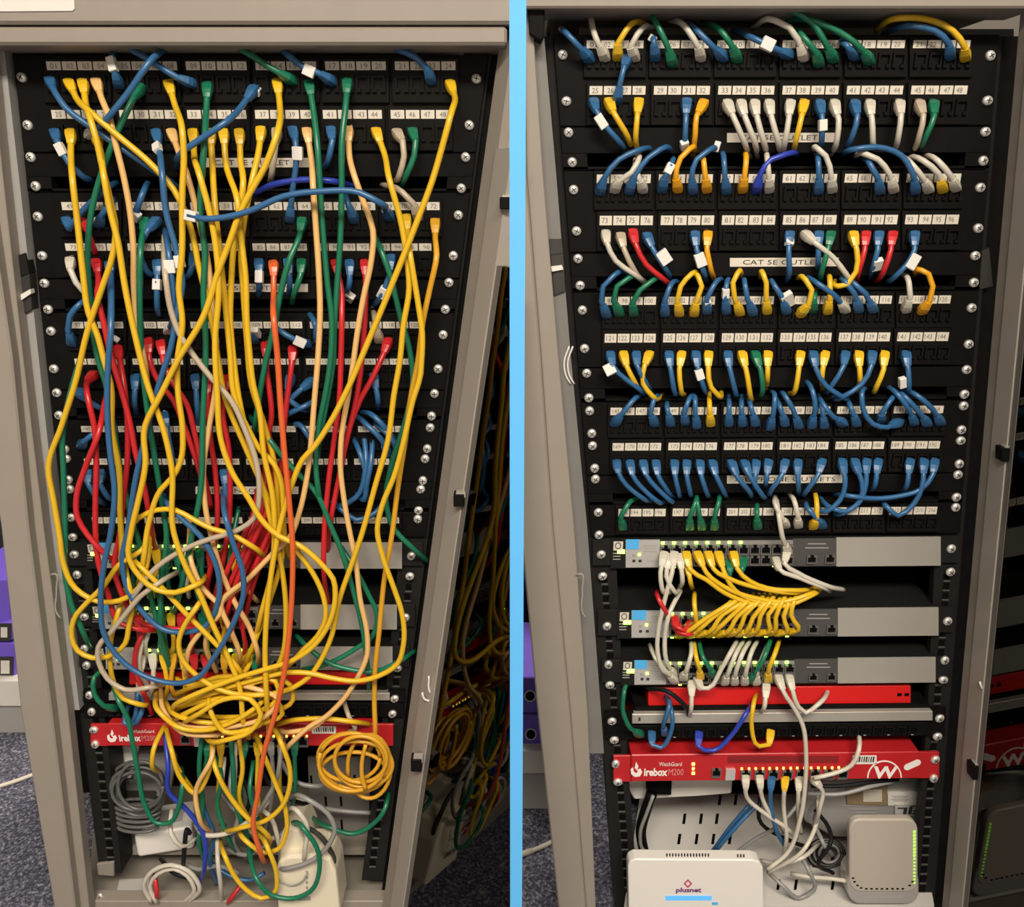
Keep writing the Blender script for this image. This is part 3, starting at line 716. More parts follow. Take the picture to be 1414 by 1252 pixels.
boxfile(715, 790, 935, 984, dr - .01, 'upper purple box file with round finger hole by right cabinet', (732, 961, 8), None)
boxfile(715, 795, 987, 1036, dr - .01, 'lower purple box file with round finger hole by right cabinet', (733, 1014, 8), None)
# white cords on the carpet
def floor_cord(pts, label, r=.004):
    w = [on_z(x, y, r) for x, y in pts]; q = [Vector(v) for v in spline([tuple(v) for v in w], .012)]
    t = thing('floor_cable', label, 'cord', w[0]); sweep('cord', q, [r] * len(q), mat('cord_white', (.62, .58, .50), .5), t)
    sweep('sleeve', q[:3], [r * 1.3] * 3, mat('cord_white', (.62, .58, .50), .5), t)
floor_cord([(-40, 1098), (0, 1085), (25, 1077), (44, 1070), (75, 1060), (100, 1056)], 'white cord lying on the carpet beside the left cabinet')
floor_cord([(716, 1180), (735, 1174), (762, 1162), (800, 1140)], 'white cord lying on the carpet beside the right cabinet')

# --- left cabinet, bottom
t = thing('equipment_shelf', 'beige steel shelf under the red firewall of the tangled left cabinet', 'shelf', on_z(330, 1172, .133))
level('shelf_plate', [(150, 1172), (520, 1172), (500, 1085), (160, 1085)], .133, .004, SHELFD, t)
prism('shelf_edge', [(150, 1170), (520, 1170), (519, 1180), (151, 1180)], -.045, -.05, SHELFD, t)
prism('slotted_plate', [(425, 1045), (512, 1045), (508, 1172), (430, 1172)], -.075, -.079, mat('dim_shelf', (.17, .16, .145), .5, noise=.06, nscale=20), t)
for x, y in ((430, 1077), (450, 1077), (450, 1106), (471, 1106), (472, 1138), (490, 1076)):
    piece('slot', ub(HOLE), x, y, 3, 13, -.075, .0006, t)
prism('rail_foot', [(133, 1193), (157, 1190), (157, 1210), (135, 1208)], .0, -.03, SHELFD, cabL, .001)
piece('foot_bolt', SCREW, 139, 1236, 8, 7, .002, .004, cabL)
tag(level('paper_slip', [(165, 1214), (206, 1212), (204, 1243), (158, 1244)], ZB + .0012, .0008, mat('grey_paper', (.45, .44, .43), .6), None), 'grey paper slip lying on the base of the left cabinet', 'paper')
t = thing('power_adapter', 'white printed power adapter lying on the left cabinet shelf', 'adapter', on_z(232, 1160, .135))
c0 = on_z(232, 1150, .15)
box('body', c0.x - .042, c0.x + .042, c0.y - .03, c0.y + .034, .137, .180, WPLAST, t, .006, 3, rz=.22)
box('rating_label', c0.x - .018, c0.x + .026, c0.y - .014, c0.y + .018, .180, .1808, mat('grey_paper', (.45, .44, .43), .6), t, 0, rz=.22)
w = [on_z(x, y, .14) for x, y in ((200, 1165), (196, 1172), (240, 1166), (272, 1160), (276, 1148))]; q = [Vector(v) for v in spline([tuple(v) for v in w], .006)]
sweep('lead', q, [.0018] * len(q), INK, t, 6)
# white rounded device at the bottom
t = thing('power_supply', 'white rounded power unit with printed front at the bottom of the left cabinet', 'power unit', on_z(425, 1250, ZB))
def rounded(x0, y0, x1, y1, r_, n=5):
    p = []
    for cx, cy, a0 in ((x1 - r_, y0 + r_, -90), (x1 - r_, y1 - r_, 0), (x0 + r_, y1 - r_, 90), (x0 + r_, y0 + r_, 180)):
        for i in range(n + 1):
            a = math.radians(a0 + 90 * i / n); p.append((cx + r_ * math.cos(a), cy + r_ * math.sin(a)))
    return p
prism('lower_body', [(384, 1262), (380, 1205), (384, 1190), (395, 1183), (440, 1180), (456, 1186), (464, 1205), (470, 1262)], .055, .0, mat('cream_plastic', (.70, .64, .50), .4), t, .004, 2)
prism('upper_body', [(386, 1192), (385, 1165), (390, 1148), (400, 1142), (412, 1146), (424, 1172), (427, 1192)], .04, -.03, mat('cream_plastic', (.70, .64, .50), .4), t, .004, 2)
prism('side_lobe', [(432, 1187), (440, 1168), (452, 1166), (460, 1180), (462, 1195)], .035, .0, mat('cream_plastic', (.70, .64, .50), .4), t, .003, 2)
for i in range(4): piece('printed_line', ub(GPRINT), 424, 1204 + i * 7, 3, 4, .055, .0004, t)
piece('printed_mark', ub(GPRINT), 420, 1240, 18, 6, .055, .0004, t)
lw_ = [W(x, y, .062) for x, y in ((385, 1215), (400, 1222), (418, 1216), (424, 1205))]; q = [Vector(v) for v in spline([tuple(v) for v in lw_], .005)]
sweep('moulded_groove', q, [.0012] * len(q), GPRINT, t, 6)
w = [W(x, y, .045) for x, y in ((424, 1142), (440, 1152), (455, 1172), (461, 1190), (452, 1200), (442, 1192))]; q = [Vector(v) for v in spline([tuple(v) for v in w], .006)]
sweep('black_lead', q, [.0035] * len(q), INK, t)
# coil of grey cable standing on the shelf
t = thing('cable_coil', 'coil of dark grey cable standing on the left cabinet shelf', 'cable', W(192, 1130, -.03))
for i in range(9):
    rx = 38 - (i % 3) * 3.4; ry = 33 - (i % 4) * 2.2; cx = 192 + (i * 5 % 7 - 3); cy = 1084 + (i * 3 % 8) * 1.6
    w = [W(cx + rx * math.cos(a * math.pi / 12), cy + ry * math.sin(a * math.pi / 12), -.02 + i * .0045) for a in range(25)]
    sweep('turn', w, [.0026] * 25, mat('dark_grey_cord', (.10, .10, .098), .35), t, 7)
for i in range(5):
    rx = 32 - i; cy = 1112 + i * 7
    w = [W(190 + rx * math.cos(a * math.pi / 12), cy + 9 * math.sin(a * math.pi / 12), -.01 + .012 * math.sin(a * math.pi / 12)) for a in range(25)]
    sweep('turn', w, [.0026] * 25, mat('dark_grey_cord', (.10, .10, .098), .35), t, 7)
prism('bobbin', [(160, 1110), (206, 1110), (200, 1142), (192, 1150), (174, 1150), (166, 1142)], -.03, -.08, DARK, t, .003)
t = thing('wrapped_adapter', 'pale plastic packet behind the grey cable coil, left cabinet', 'packet', W(190, 1100, -.07))
prism('packet', [(165, 1040), (235, 1036), (242, 1050), (232, 1100), (170, 1105), (158, 1060)], -.06, -.075, BAG, t, .003)
prism('packet_flap', [(168, 1032), (192, 1030), (180, 1075), (166, 1072)], -.05, -.058, WPLAST, t, .001)

# --- right cabinet, bottom
t = thing('vented_shelf', 'white slotted steel shelf under the red firewall of the tidy right cabinet', 'shelf', on_z(1070, 1240, .085))
ZS = .088
level('shelf_plate', [(862, 1250), (1290, 1250), (1262, 1096), (884, 1096)], ZS, .004, SHELFM, t)
for y, xs in ((1104, (994, 1016)), (1130, (945, 968, 990)), (1158, (938, 962, 985, 1008, 1150)), (1190, (1125, 1149)), (1221, (1075, 1099, 1150, 1175))):
    for x in xs: level('slot', [(x - 1, y - 7), (x + 3, y - 7), (x + 1, y + 7), (x - 3, y + 7)], ZS + .0006, .0006, HOLE, t)
t = thing('white_adapter_box', 'white box with black plug top under the red firewall, right cabinet', 'adapter', W(930, 1100, -.10))
prism('box_body', [(868, 1076), (1012, 1076), (1010, 1096), (960, 1100), (876, 1104), (868, 1090)], -.07, -.12, WPLAST, t, .002)
prism('black_plug', [(893, 1078), (928, 1078), (927, 1098), (894, 1097)], -.055, -.07, BLACK, t, .001)
t = thing('black_loom', 'thick black sleeve running down at the right cabinet\'s left, beside the white shelf', 'cable', W(890, 1170, -.03))
w = [W(x, y, -.05) for x, y in ((900, 1095), (893, 1115), (885, 1145), (890, 1180))]; q = [Vector(v) for v in spline([tuple(v) for v in w], .008)]
sweep('sleeve', q, [.0085] * len(q), BLACK, t)
w = [W(x, y, -.035) for x, y in ((902, 1098), (892, 1125), (884, 1150), (890, 1175), (905, 1180))]; q = [Vector(v) for v in spline([tuple(v) for v in w], .008)]
sweep('grey_lead', q, [.0028] * len(q), MATS['cable_S'], t)
# router with the lit bar
t = thing('broadband_router', 'white broadband router with a glowing blue bar, bottom of right cabinet', 'router', on_z(965, 1280, ZS))
prism('casing', [(869, 1300), (867, 1196), (869, 1190), (876, 1186), (1040, 1187), (1049, 1190), (1054, 1198), (1056, 1300)], .050, .030, WPLAST, t, .0022, 3)
zt = W(950, 1186.4, .05).z + .0006
for i in range(15): level('top_vent', [(920 + i * 4.1, 1178), (921.8 + i * 4.1, 1178), (921.8 + i * 4.1, 1182), (920 + i * 4.1, 1182)], zt, .0006, HOLE, t)
for i in range(3): level('top_vent', [(1018 + i * 4.1, 1179), (1019.8 + i * 4.1, 1179), (1019.8 + i * 4.1, 1183), (1018 + i * 4.1, 1183)], zt, .0006, HOLE, t)
a = [(950, 1214), (956, 1220), (950, 1226), (944, 1220)]; ai = [(950, 1216.4), (953.6, 1220), (950, 1223.6), (946.4, 1220)]
vs = [W(x, y, .0508) for x, y in a + ai]; vs2 = [v + Vector((0, .0006, 0)) for v in vs]
from_verts('diamond_emblem', vs + vs2, [(i, (i + 1) % 4, 4 + (i + 1) % 4, 4 + i) for i in range(4)] + [(8 + i, 12 + i, 12 + (i + 1) % 4, 8 + (i + 1) % 4) for i in range(4)], mat('pink_purple_ink', (.5, .06, .16), .5), t)
lettering('plusnet', 951, 1229.5, 35, 8.5, .0508, t, PURPI, True)
prism('lit_bar', rect(919, 1237, 983, 1243), .0508, .050, LEDB, t)
piece('small_mark', ub(BLUEST), 987, 1247, 8, 3.5, .050, .0006, t)
# silver modem
t = thing('modem', 'silver grey modem with rounded top and green lamps along its right edge', 'modem', W(1222, 1246, .0))
prism('casing', rounded(1173, 1131, 1268, 1232, 15, 6), .030, .018, MPLAST, t, .003, 3)
prism('back_shell', rounded(1178, 1140, 1264, 1230, 14, 6), .018, .0, MPLAST, t, .002)
prism('foot', rounded(1171, 1200, 1269, 1248, 17, 6), .028, -.004, mat('silver_foot', (.50, .48, .45), .3, metal=.4), t, .002, 2)
piece('foot_print', ub(GPRINT), 1226, 1239, 40, 1.5, .028, .0004, t)
for x, y in [(1178, 1212), (1180, 1217), (1184, 1222)] + [(1189 + i * 7.2, 1225.5 + (i > 0) * 1.2) for i in range(9)] + [(1256, 1222), (1260, 1217)]:
    piece('vent', ub(HOLE), x, y, 3.2, 1.8, .0301, .0006, t)
for i in range(16): piece('status_lamp', ub(mat('dim_green_led', (.2, .7, .05), .4, emit=(.35, 1, .05), estr=1.6)), 1262.5, 1148 + i * 4.7, 2.6, 2.6 if i < 8 else 1.3, .0301, .0008, t)
# bag and card behind
t = thing('plastic_bag', 'crumpled grey plastic bag with printed card behind the silver modem', 'bag', W(1190, 1140, -.12))
prism('film', [(1112, 1078), (1284, 1076), (1282, 1150), (1230, 1160), (1150, 1156), (1112, 1135)], -.062, -.085, BAG, t, .003)
prism('brown_card', [(1168, 1086), (1226, 1086), (1224, 1112), (1170, 1110)], -.058, -.062, CARD, t)
prism('card_label', rect(1192, 1090, 1218, 1107), -.0565, -.058, CHIP, t)
prism('white_label', rect(1226, 1095, 1282, 1112), -.058, -.062, PAPER, t)
for i in range(4): piece('label_print', ub(GPRINT), 1243, 1099 + i * 2.2, 24 - 5 * (i % 2), 0.9, -.058, .0003, t)
lettering('FJL', 1256, 1118, 34, 12, -.0555, t, INK, True, rot=math.pi)
prism('print_panel', rect(1236, 1111, 1283, 1126), -.056, -.062, mat('grey_paper', (.45, .44, .43), .6), t)
for i in range(3): piece('film_print', ub(GPRINT), 1190 + i * 3, 1112 + i * 5, 56 - 14 * i, 1.2, -.0618, .0008, t)
# coil of mixed leads left of the modem
t = thing('lead_coil', 'grey bundled lead coiled on the shelf left of the silver modem', 'cable', W(1140, 1200, -.03))
for i in range(6):
    rx, ry = 26 - i * 2.5, 20 - i * 1.5
    w = [W(1140 + i + rx * math.cos(a * math.pi / 12), 1178 + ry * math.sin(a * math.pi / 12), -.05 + i * .006) for a in range(25)]
    sweep('turn', w, [.0022] * 25, MATS['cable_S'] if i % 2 else MATS['cable_K'], t, 7)
# ================================================================== cables of the tidy cabinet
def rname(i, right): return f'in port row {["one","two","three","four","five","six","seven","eight","nine"][i]}, {"tidy right" if right else "tangled left"} cabinet'
GR = 'short cables of the tidy right cabinet'
R1 = '''B 815,82 800,65 783,47 775,40,-20
W 836,80 826,60 814,15,-20
Y 853,80 853,60 865,41 893,33,-30
B* 866,80 862,92 856,116 852,140
W 877,80 870,65 880,48 903,38,-30
B 905,80 903,60 901,50,-10 t901,53
G 929,88 922,65 908,35 895,15,-20
W 968,80 964,65 950,42 925,27,-30
B 1000,80 985,65 965,45 945,30,-30
G 1018,82 1010,62 1000,48 970,32,-30
B 1090,76 1072,68 1045,55 1012,42,-30 t1060,61,16,18
W 1110,80 1102,55 1090,38 1070,28 1040,38,-30
G 1131,88 1126,72 1110,52 1095,40,-30
G 1151,82 1140,60 1120,30 1090,14 1065,18,-20
B 1182,78 1172,66 1152,52,-20 t1154,55
G 1201,85 1190,68 1160,45 1120,28 1080,30,-30
B 1312,78 1310,60 1290,42 1262,36 1220,46,-30
Y 1333,80 1332,65 1315,42 1275,26 1240,25 1210,42,-30'''
R2 = '''B 819,140 823,152 833,170 850,190 868,212 t830,168,12,20
Y 840,140 847,155 862,180 874,212
Y 882,140 880,160 878,185 882,212
B 948,140 947,165 946,190 946,210 t945,200
E 972,142 962,160 960,185 956,218
W 1003,142 1012,160 1025,190 1036,218
W 1022,142 1030,165 1040,190 1046,218
W 1041,142 1046,165 1053,190 1060,215
W 1061,142 1066,165 1073,190 1078,215
W 1091,142 1089,165 1085,190 1080,215
Y 1110,142 1107,160 1100,190 1096,212
B 1131,142 1135,160 1135,185 1132,205 t1136,173
W 1151,142 1158,165 1156,190 1146,215
B 1179,142 1184,160 1178,185 1162,208
W 1200,142 1204,165 1205,190 1205,208
W 1241,142 1244,160 1241,185 1233,212
T 1268,142 1275,160 1270,185 1258,215
G 1288,142 1290,160 1280,185 1268,212'''
R3 = '''B 828,265 835,245 855,220 880,208 905,206,-20
W 848,262 855,250 872,238 880,225 876,208,-20
B 868,264 876,245 895,218 912,206 930,212,-20
W 888,262 884,250 880,240 878,215,-15
B 914,262 918,245 926,228 930,220,-20 t924,233
E 936,262 933,245 940,218 952,206 958,215,-20
B 957,264 955,245 962,220 978,208 990,208,-20 t990,203,14,16
E 976,262 974,245 972,225 968,212,-20
B 1003,264 1001,245 1000,225 996,208,-20
E 1025,262 1028,245 1030,225 1027,208,-20
N 1044,263 1050,240 1065,220 1085,213 1102,214,-20
W 1062,262 1062,245 1060,225 1058,210,-20
B 1130,264 1131,245 1130,225 1128,215,-20
W 1149,262 1148,245 1140,215 1130,206 1126,212,-20
B 1215,264 1212,245 1202,228 1192,218,-20
W 1234,262 1228,240 1212,220 1196,213 1180,216,-20
B 1264,264 1262,245 1245,215 1210,203 1180,206 1162,213,-20
W 1283,262 1274,245 1260,228 1245,216,-20
WbY 1302,262 1296,240 1275,222 1250,216,-20
W 1320,260 1312,242 1295,222 1272,214,-20'''
R4 = '''W 836,322 838,335 850,360 875,378 892,392
T 856,324 862,345 875,372 895,392
R 873,320 878,338 892,365 912,382 925,392
B 892,324 902,345 915,365 928,388 t917,355,20,16
B 959,322 962,345 970,370 976,390 t967,359,19,14
E 977,322 976,345 980,365 988,388
B 1090,322 1089,345 1090,370 1084,390 t1090,332,11,16
W 1110,322 1125,335 1150,355 1168,378 1175,395
B 1130,322 1130,350 1128,380
G 1147,322 1143,345 1136,370 1133,390
Y 1177,322 1183,345 1182,375 1170,393 1158,395 1153,385,-15
R 1195,322 1194,345 1187,370 1183,390
B 1213,322 1212,345 1208,360 1200,385 t1211,365,19,13
R 1232,322 1230,345 1222,370 1208,390
B 1262,322 1263,345 1256,360 1240,378 1222,390 t1260,361,21,14'''
R5 = '''B 838,435 830,415 833,395 848,380 868,376,-20
G 856,433 847,415 852,395 868,384 880,384,-20
G 875,433 873,418 884,400 900,388 912,384,-20
B 918,433 918,415 924,398 938,388,-20
Y 938,433 935,415 940,395 955,378 966,384,-10
Y 958,433 962,415 969,395 964,382 955,377,-10
B 976,430 976,412 985,395 1000,384,-20 t977,420,9,14
B 1003,430 1001,412 1003,395 1008,385,-20 t1002,405,9,14
Y 1022,432 1014,410 1012,390 1018,378 1024,384,-15
B 1040,432 1032,412 1029,395 1028,385,-20
Y 1059,430 1058,410 1058,390 1054,379 1050,384,-15
B 1086,430 1080,410 1070,395 1064,386,-20 t1087,414,26,17
Y 1104,434 1117,420 1121,400 1112,386 1100,384,-15
G 1122,428 1124,415 1126,400,-20
Y 1142,430 1146,410 1146,390 1144,380,-15
BbW 1168,428 1155,410 1130,392 1106,378,-20
B 1186,428 1180,405 1168,390 1160,384,-20
B 1206,428 1195,405 1180,392 1172,386,-20
W 1250,428 1257,410 1255,390 1245,377,-15
E 1272,430 1284,415 1288,395 1282,378 1272,373 1262,380,-15'''
R6 = '''B 842,488 846,505 862,522 880,535 890,545 t842,510,15,16
Y 860,488 865,505 875,525 885,540
B 878,488 880,505 890,525 900,540
Y 897,488 890,505 888,530 900,546 915,545
B 923,488 926,510 930,535 936,545
Y 941,488 938,510 940,535 946,545
B 960,488 964,510 970,530 978,545 t966,517
Y 978,488 978,510 982,535 992,546 996,540,-10
B 1004,488 1008,510 1014,535 1018,548
Y 1024,488 1030,510 1035,540 1038,556
G 1042,488 1050,510 1053,535 1046,548
Y 1060,488 1060,510 1057,540
Y 1105,488 1103,510 1099,535 1088,543
B 1122,488 1127,510 1140,532 1160,546 1172,548
Y 1139,488 1136,510 1136,540
B 1167,488 1165,505 1150,530 1138,545
Y 1185,488 1187,510 1184,546
B 1204,488 1203,505 1190,530 1165,547 1142,548
Y 1221,488 1220,510 1212,530 1206,542
B 1250,488 1254,510 1255,530 1250,545 t1246,528,16,9'''
R7 = '''B 848,585 860,570 872,555 888,545,-20
B 904,585 898,570 902,555 912,546,-20
B 926,585 922,568 921,552,-15
B 946,583 944,570 950,555 957,545,-15
B 962,588 960,570 960,555 957,545,-15
Y 981,585 980,565 979,540,-10
B 1006,585 1007,565 1006,545,-15
B 1025,585 1024,565 1024,545,-15
B 1043,585 1038,565 1032,545,-15
B 1063,590 1068,570 1070,550 1064,540,-15
B 1084,585 1078,565 1070,545,-15
B 1103,588 1095,565 1085,548 1078,542,-15
B 1120,588 1126,565 1122,540 1110,522,-10
B 1138,588 1136,565 1128,548,-15
B 1165,585 1150,575 1138,560 1130,545,-15
B 1183,585 1176,565 1168,548,-15
B 1242,582 1225,590 1205,585 1192,565 1190,545 1197,535,-15
B 1216,580 1218,570 1228,555 1238,545,-15
B 1263,583 1255,565 1240,545 1220,530,-15
B 1281,585 1268,568 1250,548 1230,536,-15
B 1299,583 1288,565 1265,545 1245,540,-15'''
R8 = '''B 851,638 853,650 865,670 885,686 905,690
B 869,638 873,655 885,672 905,690 920,691
B 887,638 892,655 905,672 922,688 930,692
B 905,638 908,655 918,672 932,690
B 931,638 932,655 936,675 940,686
B 948,638 948,655 952,675 954,684
B 966,638 968,655 974,675 980,686
B 983,638 988,655 996,672 1004,688
B 1009,638 1018,658 1032,675 1036,688
B 1027,638 1036,658 1050,680 1058,686
B 1044,638 1043,655 1040,680
B 1061,637 1059,655 1055,675
B 1084,637 1080,655 1068,672 1062,684
B 1101,637 1102,660 1104,686
B 1135,636 1130,655 1118,672 1108,686
B 1162,636 1167,660 1160,690 1142,706 1120,690,-15
B 1179,636 1190,665 1188,690 1170,706 1150,702 1130,685,-15
B 1196,636 1196,665 1185,695 1165,708 1145,706,-15
B 1212,636 1210,660 1198,680
B 1256,636 1254,660 1242,682
B 1275,636 1275,660 1262,695 1240,712 1225,700 1220,690,-15
B 1290,636 1288,655 1272,675 1240,685 1205,688 1170,684 1150,682,-15'''
R9 = '''G 860,728 857,715 866,698 882,688,-20
G 952,728 953,712 960,695 962,684,-15
G 969,728 966,712 963,695 962,684,-15
G 986,728 987,712 992,695 993,682,-15
G 1046,727 1045,710 1046,690,-15
W 1085,725 1080,715 1072,700 1070,685,-15
W 1102,725 1102,712 1098,695 1090,682,-15
Y 1122,727 1128,715 1128,698 1124,676,-15
B 1136,726 1128,715 1118,705 1112,690,-15'''
for i, tx in enumerate((R1, R2, R3, R4, R5, R6, R7, R8, R9)):
    cable_row(tx, rname(i, True), GR, dend=-25, dmid=24)
GS = 'switch cables of the tidy right cabinet'
cable_row('''W 917,764 912,790 914,812 925,818,-10
W* 931,764 928,790 922,812 915,840 909,870 908,900 915,925 930,936
W 924,767 920,795 930,815 940,812,-10
W 938,767 942,795 938,812,-10
Y 947,764 952,785 975,800 1000,818 1050,835 1090,835 1120,822 1132,815,-5
Y 962,764 975,790 1000,810 1040,825 1085,830 1118,820 1130,814,-5
Y 977,764 985,785 1010,800 1050,812 1090,818 1130,812,-5
Y 991,764 1000,790 1015,815 1045,830 1080,834 1115,822,-5
Y 1012,764 1018,785 1035,802 1060,812 1100,815 1128,812,-5
Y 949,776 952,795 956,812,-10
G 1027,772 1025,785 1022,795,-5
G 1006,776 1008,788 1004,797,-5
W 1087,760 1083,778 1100,790 1140,808 1165,814,-5
W 1071,772 1075,785 1105,798 1135,810 1146,816,-5
W*! 1072,690,5 1076,715 1080,740 1088,762''', 'on the upper switch, tidy right cabinet', GS, dmid=28)
rows = ''
for i in range(12):
    xp = 937 + i * 13.6; xb = 1006 + i * 8.2
    rows += f'Y {xp:.0f},{877 - i * .35:.0f} {xp + 12 + (i%3)*2:.0f},{872 - (i%2)*3} {xp*.42 + xb*.58:.0f},{852 - (i%3)*2} {xb:.0f},{834 - (i%2)*3} {xb + 9:.0f},820,-8\n'
rows += '''Y*! 959,818,0 959,835 961,855 963,868
R! 906,815,-5 910,828 918,842 924,852,-5
R* 931,853 934,866 945,870 956,860
R* 933,862 940,874 950,876 958,866'''
cable_row(rows, 'on the middle switch, tidy right cabinet', GS, dmid=30)
cable_row('''W!* 940,815,0 925,845 918,880 920,912 930,932
W!* 897,890,0 905,908 918,925 932,940
W!* 954,885,-10 954,905 948,925 943,936
Y!* 958,885,-10 962,910 965,920 967,935
G!* 965,885,-10 972,910 980,922 985,932
W!* 1018,884,-10 1008,902 995,925 978,950 968,950 962,938
W!* 1027,884,-10 1015,905 1006,928 1000,942
W!* 1036,884,-10 1024,905 1016,928 1014,942
W!* 1046,884,-10 1036,905 1030,928 1028,942
G!* 1065,880,-10 1057,903 1046,925 1036,940
Y!* 1076,884,-10 1069,905 1062,922 1060,938
W!* 1060,890,-10 1050,915 1046,925 1044,942''', 'hanging above the lower switch, tidy right cabinet', GS, dmid=26)
cable_row('''W 1074,934 1082,955 1095,975 1108,1000 1113,1040 1112,1080 1105,1130 1085,1180 1060,1200,30
W 1089,934 1095,955 1102,975 1112,984 1130,972 1145,950,-20
W 1058,946 1057,965 1048,985,-20
W 955,942 955,965 950,994,-12
G 884,1014 870,1005 860,980 862,955 866,945,-20
B 900,1012 900,1028 912,1032 926,1012 928,985 915,955,-20
B 918,1012 916,1000 924,975 918,955,-20
N 965,1012 964,1030 985,1036 1010,1015 1030,985 1040,968,-20
Y 1064,1010 1062,1028 1048,1030 1038,1005 1040,975 1046,955,-20
W! 1186,1012,-5 1186,1035 1176,1056 1150,1068 1124,1074
K! 890,950,-10 925,956 944,972 950,992,-10''', 'around the silver tray, tidy right cabinet', 'lower cables of the tidy right cabinet', dmid=26)
cable_row('''W 1029,1071 1031,1100 1055,1122 1085,1142 1100,1158,0
W 1048,1071 1052,1100 1062,1122 1080,1150,-10
B 1065,1073 1064,1105 1070,1140 1086,1172,-5
WbY 1084,1073 1082,1110 1086,1155 1080,1192,-5
W 1103,1073 1102,1115 1106,1150,-20
W 1122,1073 1136,1092 1132,1115 1124,1140,-20
B! 1046,1110,-20 1022,1135,-10 990,1172,-5
B! 1034,1112,-30 1010,1140,-25 984,1175,-15
K! 1120,1085,-10 1160,1085,-5 1200,1080,-5 1240,1076,-20
S! 1115,1095,-10 1160,1096,-2 1200,1086,-2 1235,1078,-20
W*! 1092,1206,0 1115,1210 1150,1213 1176,1217
S! 1062,1205,-5 1080,1222 1105,1240 1124,1228 1116,1200 1100,1172,-20
K! 1125,1118,-40 1140,1135,-20 1148,1160 1130,1190 1150,1205,-10
S! 1135,1100,-50 1125,1130,-30 1135,1160 1150,1180,-20
W! 1128,1090,-40 1130,1120,-25 1112,1170 1060,1205,0
W! 1050,1188,-20 1075,1192,0 1105,1185 1130,1165,-20
S! 1000,1190,-40 1040,1160,-30 1075,1140,-20 1110,1100,-40
K! 1050,1100,-60 1048,1130,-40 1090,1160,-30 1140,1175,-40''', 'under the red firewall, tidy right cabinet', 'lower cables of the tidy right cabinet', dmid=14)

# ================================================================== cables of the tangled cabinet
GL = 'hanging cables of the tangled left cabinet'
L1 = '''B 69,110 73,122 92,150 130,178 180,213 220,240 250,262,0 d34
Y 95,113 105,135 125,155 160,185 210,228 240,262 262,310 275,370 290,430 300,490 310,545 340,620 370,690 380,745 d48
Y 115,113 118,140 126,168 133,192 140,225 152,275 160,320 156,350 140,400 120,460 105,525 85,588 67,645 74,690 83,745 87,775 104,812 135,830 165,829 191,812 204,771 206,720 d58
P 133,112 140,135 152,165 160,200 170,240 180,295 184,340 185,400 190,450 200,500 205,545,20 d42
B 165,118 160,105 155,90 160,66,-10 t155,89,10,20
B 267,116 245,107 215,88 185,70 165,60,-10
B!c 236,62,-10 204,89 178,127 153,158 122,188 d52
G 195,120 185,135 170,165 155,200 140,240 125,300 121,355 127,431 135,495 145,526 158,595 168,658 178,700 195,760 210,830 225,890 240,940 d36
Y 233,115 240,140 252,182 254,220 252,260 251,355 247,398 252,444 245,500 246,544 252,589 249,638 239,658 222,676 206,720 198,775 190,810 d66
G 287,118 285,150 283,190 279,240 277,300 283,345 281,400 284,470 280,582 276,684 266,735 255,790 240,850 d52
B 352,122 335,145 310,170 280,190 258,205 244,232,0 d64 t354,125,13,15
Y 383,113 386,140 381,190 366,230 346,265 331,295 315,340 305,365 280,439 247,495 224,541 199,595 201,638 191,691 181,735 178,771 193,796 216,814 242,818 267,809 285,794 d78
G 427,115 432,147 439,209 442,260 446,320 452,390 458,440 456,500 450,540 440,590 436,640 440,680 450,705,-10 d46
G 480,112 478,140 472,200 472,250 470,330 465,400 462,450 460,500 452,550 444,590 438,645,-10 d40
G 405,112 385,100 360,85 340,72 318,62,-10
B 460,113 440,101 425,96 400,78 388,66,-10 t427,98,16,15
B 596,112 590,95 575,80 550,68 535,60,-10
Y 621,115 627,130 622,160 610,205 600,240 575,308 544,386 507,475 481,535 455,585 432,619 418,634 408,655 398,685 388,720 378,770 370,830 366,900 368,960 372,1020 d72'''
